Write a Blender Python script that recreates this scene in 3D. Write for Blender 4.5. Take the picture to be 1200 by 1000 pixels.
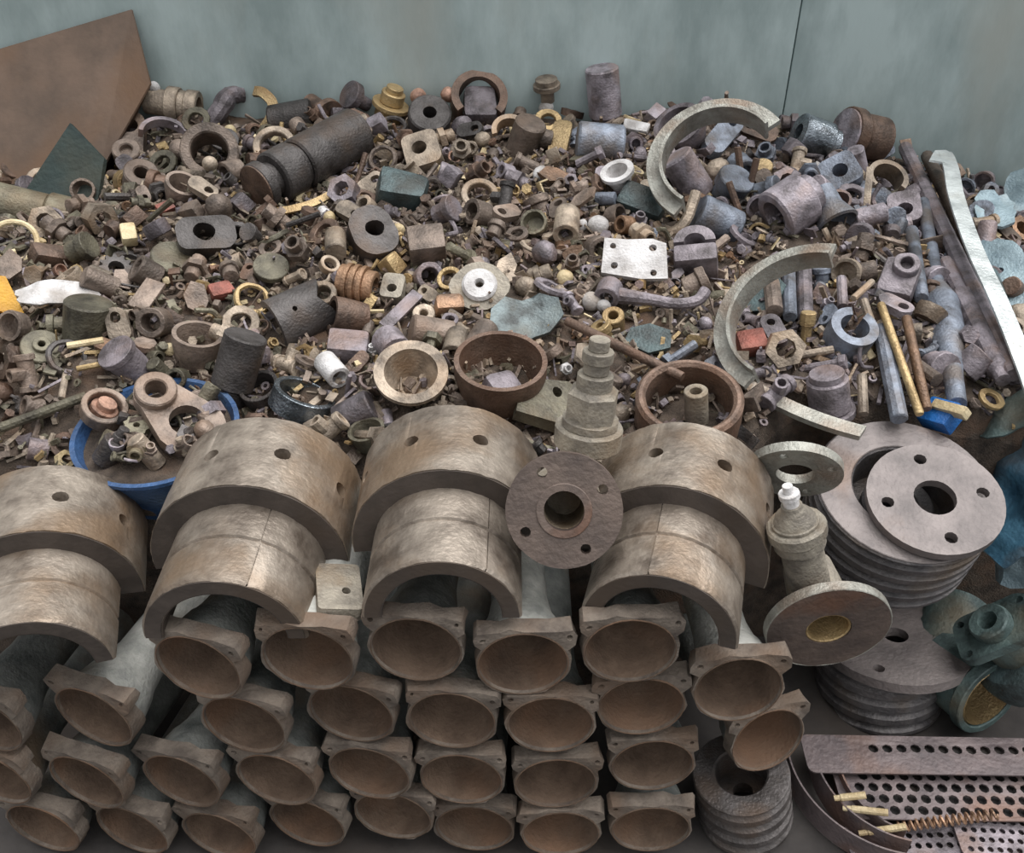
import bpy, bmesh, math, random
from mathutils import Vector, Matrix, noise
from mathutils.geometry import delaunay_2d_cdt

random.seed(11)
PI = math.pi
S = bpy.context.scene
COL = S.collection
for o in list(bpy.data.objects):
    bpy.data.objects.remove(o)

# ------------------------------------------------------------------ camera
PITCH = math.radians(36.0)
F = 1100.0
CAM = Vector((0, 0, 1.31))
cam = bpy.data.cameras.new('camera')
cam.sensor_fit = 'HORIZONTAL'
cam.sensor_width = 36.0
cam.lens = 36.0 * F / 1200.0
cam.clip_start = 0.02
cam_o = bpy.data.objects.new('camera', cam)
COL.objects.link(cam_o)
cam_o.location = CAM
cam_o.rotation_euler = (PI / 2 - PITCH, 0, 0)
S.camera = cam_o
FWD = Vector((0, math.cos(PITCH), -math.sin(PITCH)))
UPV = Vector((0, math.sin(PITCH), math.cos(PITCH)))
RGT = Vector((1, 0, 0))

# ------------------------------------------------------------------ light
w = bpy.data.worlds.new('overcast')
S.world = w
w.use_nodes = True
nt = w.node_tree
bg = nt.nodes['Background']
tc = nt.nodes.new('ShaderNodeTexCoord')
sep = nt.nodes.new('ShaderNodeSeparateXYZ')
rp = nt.nodes.new('ShaderNodeValToRGB')
nt.links.new(tc.outputs['Generated'], sep.inputs[0])
nt.links.new(sep.outputs['Z'], rp.inputs[0])
nt.links.new(rp.outputs[0], bg.inputs[0])
# plain overcast sky: several times brighter overhead than at the horizon
rp.color_ramp.elements[0].position = 0.0
rp.color_ramp.elements[0].color = (0.28, 0.29, 0.30, 1)
rp.color_ramp.elements[1].position = 1.0
rp.color_ramp.elements[1].color = (1.0, 1.0, 1.0, 1)
bg.inputs[1].default_value = 0.85
sun = bpy.data.lights.new('sun', 'SUN')
sun.energy = 2.4
sun.angle = math.radians(60)
sun.color = (1.0, 0.98, 0.96)
sun_o = bpy.data.objects.new('sun', sun)
COL.objects.link(sun_o)
sun_o.rotation_euler = (math.radians(-6), math.radians(20), 0)
S.view_settings.view_transform = 'Standard'
S.view_settings.look = 'None'
S.view_settings.gamma = 1.0
S.view_settings.use_curve_mapping = False
S.view_settings.exposure = 0.5

# ------------------------------------------------------------------ materials
def lin(c):
    return tuple(((v / 255.0) / 12.92 if v / 255.0 <= 0.04045 else ((v / 255.0 + 0.055) / 1.055) ** 2.4) for v in c) + (1,)

def mix(a, b, t):
    return tuple(a[i] * (1 - t) + b[i] * t for i in range(3))

MATS = {}
def metal(name, c, c2=None, rust=None, scale=26.0, rough=0.52, metallic=0.3, bump=0.5, vary=0.38, amount=0.5, stretch=None):
    """worn metal: two mottled tones of the base colour with rust patches and fine relief"""
    m = bpy.data.materials.new(name)
    m.use_nodes = True
    t = m.node_tree
    N, L = t.nodes, t.links
    b = N['Principled BSDF']
    c2 = c2 or mix(c, (20, 16, 14), 0.52)
    rust = rust or mix(c, (110, 86, 68), 0.6)
    co = N.new('ShaderNodeTexCoord')
    mp = N.new('ShaderNodeMapping')
    if stretch:
        mp.inputs['Scale'].default_value = stretch
    oi = N.new('ShaderNodeObjectInfo')
    L.new(co.outputs['Object'], mp.inputs['Vector'])
    ad = N.new('ShaderNodeVectorMath'); ad.operation = 'ADD'
    cb = N.new('ShaderNodeCombineXYZ')
    ml = N.new('ShaderNodeMath'); ml.operation = 'MULTIPLY'; ml.inputs[1].default_value = 40.0
    L.new(oi.outputs['Random'], ml.inputs[0])
    L.new(ml.outputs[0], cb.inputs[0]); L.new(ml.outputs[0], cb.inputs[1])
    L.new(mp.outputs[0], ad.inputs[0]); L.new(cb.outputs[0], ad.inputs[1])
    n1 = N.new('ShaderNodeTexNoise'); n1.inputs['Scale'].default_value = scale; n1.inputs['Detail'].default_value = 5; n1.inputs['Roughness'].default_value = 0.62
    n2 = N.new('ShaderNodeTexNoise'); n2.inputs['Scale'].default_value = scale * 0.45; n2.inputs['Detail'].default_value = 6
    n3 = N.new('ShaderNodeTexNoise'); n3.inputs['Scale'].default_value = scale * 9; n3.inputs['Detail'].default_value = 3
    for n in (n1, n2, n3):
        L.new(ad.outputs[0], n.inputs['Vector'])
    r1 = N.new('ShaderNodeValToRGB')
    r1.color_ramp.elements[0].position = 0.34; r1.color_ramp.elements[0].color = lin(c2)
    r1.color_ramp.elements[1].position = 0.62; r1.color_ramp.elements[1].color = lin(c)
    L.new(n1.outputs['Fac'], r1.inputs[0])
    r2 = N.new('ShaderNodeValToRGB')
    r2.color_ramp.elements[0].position = 0.62 - 0.22 * amount; r2.color_ramp.elements[0].color = (0, 0, 0, 1)
    r2.color_ramp.elements[1].position = 0.80 - 0.22 * amount; r2.color_ramp.elements[1].color = (0.85, 0.85, 0.85, 1)
    L.new(n2.outputs['Fac'], r2.inputs[0])
    mx = N.new('ShaderNodeMixRGB'); mx.inputs[2].default_value = lin(rust)
    L.new(r2.outputs[0], mx.inputs[0]); L.new(r1.outputs[0], mx.inputs[1])
    hs = N.new('ShaderNodeHueSaturation')
    mr = N.new('ShaderNodeMapRange')
    mr.inputs['To Min'].default_value = 1 - vary; mr.inputs['To Max'].default_value = 1 + vary
    L.new(oi.outputs['Random'], mr.inputs['Value'])
    L.new(mr.outputs[0], hs.inputs['Value'])
    L.new(mx.outputs[0], hs.inputs['Color'])
    L.new(hs.outputs[0], b.inputs['Base Color'])
    b.inputs['Metallic'].default_value = metallic
    b.inputs['Roughness'].default_value = rough
    bp = N.new('ShaderNodeBump'); bp.inputs['Strength'].default_value = bump; bp.inputs['Distance'].default_value = 0.004
    L.new(n3.outputs['Fac'], bp.inputs['Height'])
    L.new(bp.outputs[0], b.inputs['Normal'])
    MATS[name] = m
    return m

metal('brown', (140, 125, 114))
metal('tan', (174, 159, 142), rust=(142, 118, 94))
metal('lavender', (168, 160, 168), rust=(140, 120, 112), vary=0.15)
metal('tealgrey', (126, 138, 140), rust=(112, 112, 104), vary=0.1)
metal('olive', (122, 117, 100), rust=(104, 90, 70))
metal('violet', (142, 134, 140), rust=(128, 106, 96))
metal('bluegrey', (132, 140, 154), rust=(104, 94, 86), rough=0.5, metallic=0.3)
metal('dark', (90, 86, 85), rust=(86, 72, 62), rough=0.5, metallic=0.3)
metal('darkteal', (80, 96, 98), rust=(58, 60, 56), rough=0.45)
metal('rust', (116, 95, 82), rust=(102, 76, 60))
metal('redpaint', (152, 92, 80), rust=(120, 84, 72), vary=0.15)
metal('brass', (182, 158, 116), c2=(132, 112, 80), rust=(146, 118, 80), rough=0.42, metallic=0.45, vary=0.2)
metal('cream', (216, 200, 164), c2=(176, 156, 118), rust=(160, 132, 92), metallic=0.1, vary=0.12)
metal('white', (218, 216, 216), c2=(160, 156, 154), rust=(150, 138, 126), metallic=0.0, vary=0.06, amount=0.2)
metal('chrome', (150, 158, 166), c2=(70, 76, 80), rust=(80, 72, 64), rough=0.22, metallic=0.8, vary=0.1, amount=0.2)
metal('copper', (164, 130, 104), rust=(126, 98, 74), metallic=0.35, rough=0.45)
metal('pink', (196, 156, 136), rust=(150, 110, 90), vary=0.1)
metal('bearing', (162, 151, 139), c2=(98, 88, 79), rust=(134, 112, 90), scale=17, rough=0.42, metallic=0.5, vary=0.08, bump=0.3, amount=0.6)
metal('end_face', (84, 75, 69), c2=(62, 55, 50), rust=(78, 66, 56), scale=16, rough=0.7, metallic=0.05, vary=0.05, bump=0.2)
metal('pipe_flange', (134, 123, 112), c2=(90, 81, 74), rust=(112, 93, 78), scale=26, rough=0.85, metallic=0.05, vary=0.14, amount=0.7)
metal('pipe_bowl', (114, 95, 80), c2=(84, 68, 56), rust=(122, 94, 74), scale=20, rough=0.9, metallic=0.0, vary=0.12, amount=0.6)
metal('pipe_tube', (128, 130, 126), c2=(78, 82, 80), rust=(112, 94, 74), scale=20, rough=0.75, metallic=0.05, vary=0.16)
metal('pipe_tube_pale', (190, 190, 184), c2=(132, 134, 130), rust=(136, 120, 98), scale=20, rough=0.7, metallic=0.05, vary=0.05, amount=0.2)
metal('valve', (166, 158, 144), c2=(112, 106, 98), rust=(128, 108, 84), scale=24, rough=0.6, vary=0.08)
metal('flange_face', (112, 98, 90), c2=(84, 74, 70), rust=(122, 82, 58), scale=14, rough=0.6, vary=0.05)
metal('pulley', (134, 126, 124), c2=(104, 98, 97), rust=(130, 108, 94), scale=16, rough=0.55, vary=0.05, amount=0.3)
metal('pulley_side', (110, 106, 106), c2=(72, 70, 72), rust=(98, 84, 70), scale=22, rough=0.5, metallic=0.25, vary=0.06)
metal('rim', (166, 166, 158), c2=(120, 116, 108), rust=(134, 112, 94), scale=24, rough=0.45, metallic=0.3, vary=0.08)
metal('aluminium', (214, 220, 220), c2=(160, 166, 166), rust=(170, 168, 158), scale=18, rough=0.38, metallic=0.35, vary=0.04, amount=0.1)
metal('lightblue', (158, 178, 186), c2=(122, 142, 152), rust=(138, 134, 126), rough=0.5, vary=0.1, amount=0.3)
metal('bluepaint', (84, 132, 158), c2=(48, 84, 108), rust=(120, 110, 98), scale=14, rough=0.5, vary=0.08, amount=0.5)
metal('tealpaint', (102, 122, 120), c2=(58, 70, 70), rust=(110, 100, 82), scale=16, rough=0.55, vary=0.08)
metal('bucketblue', (58, 92, 138), c2=(40, 62, 94), rust=(96, 118, 146), scale=20, rough=0.45, metallic=0.0, vary=0.02, amount=0.3)
metal('brightblue', (34, 104, 176), c2=(28, 84, 148), rust=(40, 100, 160), rough=0.4, metallic=0, vary=0.02)
metal('yellow', (216, 164, 44), c2=(190, 138, 34), rust=(180, 130, 44), rough=0.5, metallic=0, vary=0.02)
metal('plate_rust', (122, 103, 90), c2=(100, 86, 76), rust=(122, 96, 76), scale=9, rough=0.85, metallic=0.0, vary=0.02, bump=0.25, amount=0.5)
metal('plate_green', (58, 72, 70), c2=(44, 54, 54), rust=(70, 70, 60), scale=12, rough=0.7, vary=0.02)
metal('strip', (120, 108, 108), c2=(86, 78, 80), rust=(128, 98, 82), scale=16, rough=0.55, metallic=0.2, vary=0.08)
metal('under_shade', (48, 46, 46), c2=(34, 32, 32), rust=(52, 44, 38), rough=0.7, metallic=0.1, vary=0.0)  # near-black standing in for the shade below the strip holes
metal('mound', (92, 80, 70), c2=(56, 48, 42), rust=(98, 76, 60), scale=40, rough=0.9, metallic=0.0, vary=0.02, bump=0.8)
metal('floor_concrete', (74, 70, 68), c2=(52, 49, 48), rust=(68, 58, 50), scale=6, rough=0.9, metallic=0.0, vary=0.0, bump=0.5)
metal('wall_paint', (178, 194, 194), c2=(146, 162, 162), rust=(166, 172, 166), scale=8, rough=0.75, metallic=0.0, vary=0.03, bump=0.15, amount=0.45, stretch=(1.0, 1.0, 0.45))

# ------------------------------------------------------------------ mesh helpers
class MB:
    def __init__(self):
        self.v = []; self.f = []
    def add(self, vf, M=None):
        v, f = vf
        n = len(self.v)
        self.v += [(M @ Vector(p)) if M else Vector(p) for p in v]
        self.f += [tuple(i + n for i in q) for q in f]
        return self
    def mesh(self, name, mat, smooth=35, rough=0.0, seed=0.0):
        me = bpy.data.meshes.new(name)
        bm = bmesh.new()
        vs = [bm.verts.new(p) for p in self.v]
        for q in self.f:
            try:
                bm.faces.new([vs[i] for i in q])
            except ValueError:
                pass
        bmesh.ops.remove_doubles(bm, verts=bm.verts, dist=1e-5)
        bmesh.ops.recalc_face_normals(bm, faces=bm.faces)
        if rough:
            for p in bm.verts:
                c = p.co * (0.12 / rough) + Vector((seed, seed * 1.7, 3.1))
                p.co += Vector((noise.noise(c), noise.noise(c + Vector((9, 2, 5))), noise.noise(c + Vector((4, 17, 8))))) * rough
        for f in bm.faces:
            f.smooth = True
        bm.to_mesh(me); bm.free()
        me.set_sharp_from_angle(angle=math.radians(smooth))
        me.materials.append(MATS[mat])
        return me

def revolve(prof, seg=24, a0=0.0, a1=None, closed=True):
    """turn a profile of (r, z) round Z; a partial turn gets end caps"""
    full = a1 is None
    n = seg if full else seg + 1
    v = []; f = []
    k = len(prof)
    for i in range(n):
        a = 2 * PI * i / seg if full else a0 + (a1 - a0) * i / seg
        c, s = math.cos(a), math.sin(a)
        v += [(r * c, r * s, z) for r, z in prof]
    for i in range(seg):
        j = (i + 1) % n
        for p in range(k if closed else k - 1):
            q = (p + 1) % k
            f.append((i * k + p, j * k + p, j * k + q, i * k + q))
    if not full and closed:
        f.append(tuple(range(k)))
        f.append(tuple(range((n - 1) * k, n * k))[::-1])
    return v, f

def P_tube(R, r, L, c=None):
    c = c if c is not None else min(R - r, L) * 0.14
    h = L / 2
    return [(r, -h), (R - c, -h), (R, -h + c), (R, h - c), (R - c, h), (r + c, h), (r, h - c)]

def P_cyl(R, L, c=None):
    c = c if c is not None else min(R, L) * 0.1
    h = L / 2
    return [(0, -h), (R - c, -h), (R, -h + c), (R, h - c), (R - c, h), (0, h)]

def P_step(steps, bore=0.0, c=0.08):
    """steps: (radius, length) from the bottom up, bevelled shoulders, optional blind bore at the top"""
    T = sum(l for _, l in steps)
    z = -T / 2
    out = [(0, z)]
    for R, l in steps:
        b = min(R, l) * c
        out += [(R - b, z), (R, z + b), (R, z + l - b), (R - b, z + l)]
        z += l
    if bore:
        out += [(bore, z), (bore, z - T * 0.6), (0, z - T * 0.6)]
    else:
        out.append((0, z))
    return out

def P_cup(R, depth, wall, lip=0.0, bottom=0.75):
    h = depth / 2
    o = [(0, -h), (R * bottom, -h), (R - lip * 0.6, h - depth * 0.3)]
    if lip:
        o += [(R - lip * 0.5, h - depth * 0.16), (R + lip, h - depth * 0.14), (R + lip, h)]
    else:
        o += [(R, h)]
    o += [(R - wall, h), (R - wall * 1.15, h - depth * 0.3), (R * bottom - wall, -h + wall), (0, -h + wall)]
    return o

def circle(cx, cy, r, n=12, ph=0.0):
    return [(cx + r * math.cos(2 * PI * i / n + ph), cy + r * math.sin(2 * PI * i / n + ph)) for i in range(n)]

def rrect(w, h, r, n=4, cx=0, cy=0):
    o = []
    for sx, sy, a in ((1, 1, 0), (-1, 1, 90), (-1, -1, 180), (1, -1, 270)):
        for i in range(n + 1):
            t = math.radians(a + 90 * i / n)
            o.append((cx + sx * (w / 2 - r) + r * math.cos(t), cy + sy * (h / 2 - r) + r * math.sin(t)))
    return o

def inside(p, poly):
    x, y = p; c = False
    for i in range(len(poly)):
        x1, y1 = poly[i]; x2, y2 = poly[i - 1]
        if (y1 > y) != (y2 > y) and x < (x2 - x1) * (y - y1) / (y2 - y1) + x1:
            c = not c
    return c

def plate(outer, holes, z0, z1, mapf=None, grid=None):
    """flat plate with real through holes, may be bent by mapf(x, y, z)"""
    pts = []; edges = []
    def loop(q):
        n = len(pts)
        pts.extend(Vector(p) for p in q)
        edges.extend((n + i, n + (i + 1) % len(q)) for i in range(len(q)))
    if grid:
        o2 = []
        for i in range(len(outer)):
            a, b = Vector(outer[i]), Vector(outer[(i + 1) % len(outer)])
            k = max(1, int((b - a).length / grid))
            o2 += [tuple(a + (b - a) * j / k) for j in range(k)]
        outer = o2
    loop(outer)
    for h in holes:
        loop(h)
    if grid:
        xs = [p[0] for p in outer]; ys = [p[1] for p in outer]
        x = min(xs) + grid * 0.5
        while x < max(xs):
            y = min(ys) + grid * 0.5
            while y < max(ys):
                if inside((x, y), outer) and not any(inside((x, y), h) for h in holes):
                    pts.append(Vector((x, y)))
                y += grid
            x += grid
    vv, _, ff, _, _, _ = delaunay_2d_cdt(pts, edges, [], 0, 1e-7)
    keep = []
    for t in ff:
        cx = sum(vv[i][0] for i in t) / 3; cy = sum(vv[i][1] for i in t) / 3
        if inside((cx, cy), outer) and not any(inside((cx, cy), h) for h in holes):
            keep.append(tuple(t))
    n = len(vv)
    mf = mapf or (lambda x, y, z: (x, y, z))
    v = [mf(p[0], p[1], z1) for p in vv] + [mf(p[0], p[1], z0) for p in vv]
    f = list(keep) + [tuple(i + n for i in reversed(t)) for t in keep]
    cnt = {}
    for t in keep:
        for a, b in ((t[0], t[1]), (t[1], t[2]), (t[2], t[0])):
            cnt[(a, b)] = 1
    for (a, b) in list(cnt):
        if (b, a) not in cnt:
            f.append((b, a, a + n, b + n))
    return v, f

def box(x, y, z, b=0.0):
    bm = bmesh.new()
    bmesh.ops.create_cube(bm, size=1)
    for p in bm.verts:
        p.co = Vector((p.co.x * x, p.co.y * y, p.co.z * z))
    if b:
        bmesh.ops.bevel(bm, geom=list(bm.edges), offset=b, segments=2, affect='EDGES', profile=0.6)
    bm.verts.index_update()
    r = [tuple(p.co) for p in bm.verts], [tuple(q.index for q in f.verts) for f in bm.faces]
    bm.free()
    return r

def sweep(path, rad, seg=8, flat=None):
    """tube along a path; rad may be a list; flat=(w, t) sweeps a rectangular strip instead"""
    P = [Vector(p) for p in path]
    n = len(P)
    v = []; f = []
    ref = None
    for i in range(n):
        d = (P[min(i + 1, n - 1)] - P[max(i - 1, 0)]).normalized()
        if ref is None:
            ref = d.orthogonal().normalized() if not flat or abs(d.z) > 0.95 else (Vector((0, 0, 1)) - d * d.z).normalized()
        ref = (ref - d * ref.dot(d)).normalized()
        s = d.cross(ref)
        if flat:
            a, b = flat[0] / 2, flat[1] / 2
            v += [P[i] + s * a * x + ref * b * y for x, y in ((1, 1), (-1, 1), (-1, -1), (1, -1))]
            k = 4
        else:
            r = rad[i] if isinstance(rad, (list, tuple)) else rad
            v += [P[i] + (ref * math.cos(2 * PI * j / seg) + s * math.sin(2 * PI * j / seg)) * r for j in range(seg)]
            k = seg
    for i in range(n - 1):
        for j in range(k):
            f.append((i * k + j, i * k + (j + 1) % k, (i + 1) * k + (j + 1) % k, (i + 1) * k + j))
    f.append(tuple(range(k))[::-1]); f.append(tuple(range((n - 1) * k, n * k)))
    return [tuple(p) for p in v], f

def smooth_path(ctrl, n=6):
    C = [Vector(c) for c in ctrl]
    out = []
    for i in range(len(C) - 1):
        p0, p1, p2, p3 = C[max(i - 1, 0)], C[i], C[i + 1], C[min(i + 2, len(C) - 1)]
        for k in range(n):
            t = k / n
            out.append(0.5 * ((2 * p1) + (p2 - p0) * t + (2 * p0 - 5 * p1 + 4 * p2 - p3) * t * t + (3 * p1 - p0 - 3 * p2 + p3) * t ** 3))
    out.append(C[-1])
    return out

# ------------------------------------------------------------------ heap surface and pixel rays
def sstep(a, b, x):
    t = max(0.0, min(1.0, (x - a) / (b - a)))
    return t * t * (3 - 2 * t)

WALL_Y = 2.1
def H(x, y):
    pts = ((0.9, 0.44), (1.02, 0.475), (1.2, 0.535), (1.6, 0.595), (2.1, 0.65))
    z = pts[0][1]
    for (a, za), (b, zb) in zip(pts, pts[1:]):
        if y >= a:
            z = za + (zb - za) * min(1.0, (y - a) / (b - a))
    z -= 0.20 * sstep(0.42, 1.30, x) * (0.55 + 0.45 * sstep(1.2, 2.1, y))
    z -= 0.10 * sstep(1.0, 1.7, -x)
    z -= 0.095 * sstep(0.66, 0.95, -x) * sstep(1.5, 1.85, y)
    z -= 0.06 * math.exp(-((x + 0.50) ** 2 + (y - 1.09) ** 2) / 0.018)
    z += 0.030 * noise.noise(Vector((x * 4.1, y * 4.1, 2.0))) + 0.010 * noise.noise(Vector((x * 9, y * 9, 7.0)))
    return z

def ray(px, py):
    return FWD + RGT * ((px - 600) / F) + UPV * ((500 - py) / F)

def P(px, py, lift=0.0, y=None, z=None):
    """point seen at a pixel: on the heap (+lift), on the vertical plane y or at height z"""
    d = ray(px, py)
    if y is not None:
        return CAM + d * (y / d.y)
    if z is not None:
        return CAM + d * ((z - CAM.z) / d.z)
    t = 0.8
    while t < 2.6:
        p = CAM + d * t
        if p.z <= H(p.x, p.y) + lift or p.y > WALL_Y - 0.03:
            return p
        t += 0.003
    return CAM + d * t

def depth(p):
    return (p - CAM).dot(FWD)

def axis_frame(p, ang, asp, roll=0.0):
    """frame whose Z looks along image angle ang (0 right, 90 up), its discs foreshortened by asp"""
    tocam = (CAM - p).normalized()
    r = (RGT - tocam * RGT.dot(tocam)).normalized()
    u = tocam.cross(r)
    a = math.radians(ang)
    n = (tocam * asp + (r * math.cos(a) + u * math.sin(a)) * math.sqrt(max(0, 1 - asp * asp))).normalized()
    x = r - n * r.dot(n)
    if x.length < 0.2:
        x = u - n * u.dot(n)
    x.normalize()
    yv = n.cross(x)
    M = Matrix((x, yv, n)).transposed().to_4x4()
    return Matrix.Translation(p) @ M @ Matrix.Rotation(math.radians(roll), 4, 'Z')

# ------------------------------------------------------------------ objects
def tag(o, label=None, cat=None, group=None, kind=None):
    if label: o['label'] = label
    if cat: o['category'] = cat
    if group: o['group'] = group
    if kind: o['kind'] = kind
    return o

def obj(name, me, M=None, parent=None):
    o = bpy.data.objects.new(name, me)
    COL.objects.link(o)
    if M is not None:
        if parent is not None:
            o.parent = parent
            o.matrix_local = parent.matrix_world.inverted() @ M if parent.type != 'EMPTY' else Matrix.Translation(-parent.location) @ M
        else:
            o.matrix_world = M
    elif parent is not None:
        o.parent = parent
    return o

def empty(name, loc, label, cat, group=None):
    o = bpy.data.objects.new(name, None)
    COL.objects.link(o)
    o.empty_display_size = 0.05
    o.location = loc
    o.matrix_world = Matrix.Translation(loc)
    return tag(o, label, cat, group)

FOOT = []      # (x, y, r) footprints of the things already laid on the heap
def scale_of(p):
    return depth(p) / F

def scl(prof, s):
    return [(r * s, z * s) for r, z in prof]

def thing(name, px, py, vf, ang, asp, mat, label, cat, lift=8, roll=0, rough=0.0, y=None, z=None, foot=None, group=None, smooth=35, flat=False):
    """one scrap item seen at a pixel; vf is its shape in photo pixels, lift its centre's height over the heap, in pixels too"""
    p0 = P(px, py, 0.0, y, z)
    if y is None and z is None:
        p0 = P(px, py, lift * scale_of(p0))
    s = scale_of(p0)
    mb = MB()
    for item in (vf if isinstance(vf, list) else [vf]):
        mb.add(item, Matrix.Scale(s, 4))
    me = mb.mesh(name, mat, smooth, rough * s, seed=px * 0.37 + py)
    o = obj(name, me, Matrix.Translation(p0) @ Matrix.Rotation(math.radians(roll), 4, 'Z') if flat else axis_frame(p0, ang, asp, roll))
    tag(o, label, cat, group)
    xs = [math.hypot(v.co.x, v.co.y) for v in me.vertices]
    zs = [abs(v.co.z) for v in me.vertices]
    r = foot * s if foot is not None else 0.5 * (max(xs) + max(max(xs), max(zs)))
    if r > 0:
        FOOT.append((p0.x, p0.y, r * 0.86))
    return o

def part(name, parent, vf, mat, M=None, s=1.0, rough=0.0, smooth=35, label=None):
    """a part given in the frame M, in pixels times s"""
    mb = MB()
    for item in (vf if isinstance(vf, list) else [vf]):
        mb.add(item, Matrix.Scale(s, 4))
    o = obj(name, mb.mesh(name, mat, smooth, rough * s), M if M is not None else Matrix.Identity(4), parent)
    if label: o['label'] = label
    return o

# ================================================================== SETTING
def slab(name, x0, x1, y0, y1, z0, z1, mat, parent=None):
    me = MB().add(box(x1 - x0, y1 - y0, z1 - z0, 0.002), Matrix.Translation(((x0 + x1) / 2, (y0 + y1) / 2, (z0 + z1) / 2))).mesh(name, mat)
    o = bpy.data.objects.new(name, me); COL.objects.link(o)
    if parent: o.parent = parent
    else: o['kind'] = 'structure'
    return o

slab('floor', -2.6, 2.6, -0.6, 2.3, -0.06, 0.0, 'floor_concrete')
wb = slab('wall_back', -2.6, 2.6, WALL_Y + 0.02, WALL_Y + 0.06, 0.0, 1.45, 'wall_paint')
slab('panel', -2.6, 0.602, WALL_Y, WALL_Y + 0.02, 0.0, 1.44, 'wall_paint', wb)
slab('panel', 0.606, 2.6, WALL_Y + 0.005, WALL_Y + 0.02, 0.0, 1.44, 'wall_paint', wb)

def front(x):
    """where the heap begins: it stands back where the pulleys lean on it"""
    return 1.045 + 0.11 * sstep(0.30, 0.44, x)

# the mound of fine scrap under everything
def mound():
    nx, ny = 150, 62
    x0, x1, y0, y1 = -1.75, 1.7, 1.045, WALL_Y - 0.006
    v = []; f = []
    for j in range(ny):
        for i in range(nx):
            x = x0 + (x1 - x0) * i / (nx - 1); y = front(x) + (y1 - front(x)) * j / (ny - 1)
            z = H(x, y) + 0.008 * noise.noise(Vector((x * 40, y * 40, 0)))
            if j == 0: z -= 0.03
            v.append((x, y, z))
    for j in range(ny - 1):
        for i in range(nx - 1):
            a = j * nx + i
            f.append((a, a + 1, a + nx + 1, a + nx))
    rim = [i for i in range(nx)] + [j * nx + nx - 1 for j in range(1, ny)] + [(ny - 1) * nx + i for i in range(nx - 2, -1, -1)] + [j * nx for j in range(ny - 2, 0, -1)]
    n = len(v)
    v += [(v[i][0], v[i][1], 0.0) for i in rim]
    for k in range(len(rim)):
        k2 = (k + 1) % len(rim)
        f.append((rim[k2], rim[k], n + k, n + k2))
    f.append(tuple(range(n, n + len(rim))))
    return v, f

# ================================================================== FRONT: stacked flanged pipes
FY = 0.737
def pipe_meshes():
    # flange outline: flat top with two ears, round below where it follows the mouth
    out = []
    for i in range(25):
        a = math.radians(-208 + 236 * i / 24)
        out.append((0.0572 * math.cos(a), 0.0548 * math.sin(a)))
    out += [(0.0595, 0.036), (0.0592, 0.048), (0.0545, 0.0550), (0.030, 0.0562), (0.0, 0.0570), (-0.030, 0.0562), (-0.0545, 0.0550), (-0.0592, 0.048), (-0.0595, 0.036)]
    holes = [circle(0, 0.0, 0.0528, 32)] + [circle(sx * 0.0500, 0.0455, 0.0036, 8) for sx in (-1, 1)]
    flange = []
    for k in range(4):
        me = MB().add(plate(out, holes, -0.022, 0.0, grid=0.014)).mesh('flange', 'pipe_flange', 40)
        for v in me.vertices:      # rough cast edge, the mouth itself stays round
            wt = max(0.0, min(1.0, (math.hypot(v.co.x, v.co.y) - 0.0532) / 0.006))
            c = v.co * 45 + Vector((7.1 * k, 3.3, 1.2))
            v.co += Vector((noise.noise(c), noise.noise(c + Vector((9, 2, 5))), noise.noise(c + Vector((4, 17, 8))))) * 0.006 * wt
        flange.append(me)
    bp = [(0.0534, 0.0012), (0.0522, -0.010), (0.0486, -0.030), (0.0420, -0.050), (0.0330, -0.068), (0.0230, -0.084), (0.0170, -0.11), (0.0, -0.112)]
    bowl = MB().add(revolve(bp + [(0.0, -0.118), (0.021, -0.116), (0.0265, -0.088), (0.0365, -0.071), (0.0450, -0.053), (0.0512, -0.031), (0.0540, -0.010), (0.0545, 0.0010)], 32)).mesh('bowl', 'pipe_bowl', 60)
    prof = [(0.0, -0.29), (0.034, -0.29), (0.036, -0.288), (0.036, -0.10), (0.040, -0.074), (0.0485, -0.045), (0.0545, -0.022), (0.0545, -0.018), (0.0520, -0.032), (0.0470, -0.055), (0.0380, -0.073), (0.029, -0.090), (0.025, -0.12), (0.0, -0.122)]
    tube = MB().add(revolve(prof, 24)).mesh('tube', 'pipe_tube', 50)
    tube2 = tube.copy(); tube2.materials.clear(); tube2.materials.append(MATS['pipe_tube_pale'])
    return flange, bowl, tube, tube2
PF, PB, PT, PT2 = pipe_meshes()

def pipe(px, py, label, tilt=0.0, yaw=0.0, pale=False, y=FY, roll=0.0, group=None, at=None):
    p = Vector((at[0], y, at[1])) if at else P(px, py, y=y)
    z = max(p.z, 0.056)
    e = empty('flanged_pipe', (p.x, p.y, z), label, 'pipe', group)
    # local Z is the mouth, looking towards -Y
    e.rotation_euler = (0, 0, 0)
    R = Matrix.Rotation(math.radians(yaw), 4, 'Z') @ Matrix.Rotation(math.radians(90 + tilt), 4, 'X') @ Matrix.Rotation(math.radians(roll), 4, 'Z')
    for nm, me in (('flange', rnd.choice(PF)), ('bowl', PB), ('tube', PT2 if pale else PT)):
        o = bpy.data.objects.new(nm, me); COL.objects.link(o)
        o.parent = e; o.matrix_local = R
    return e

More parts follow.
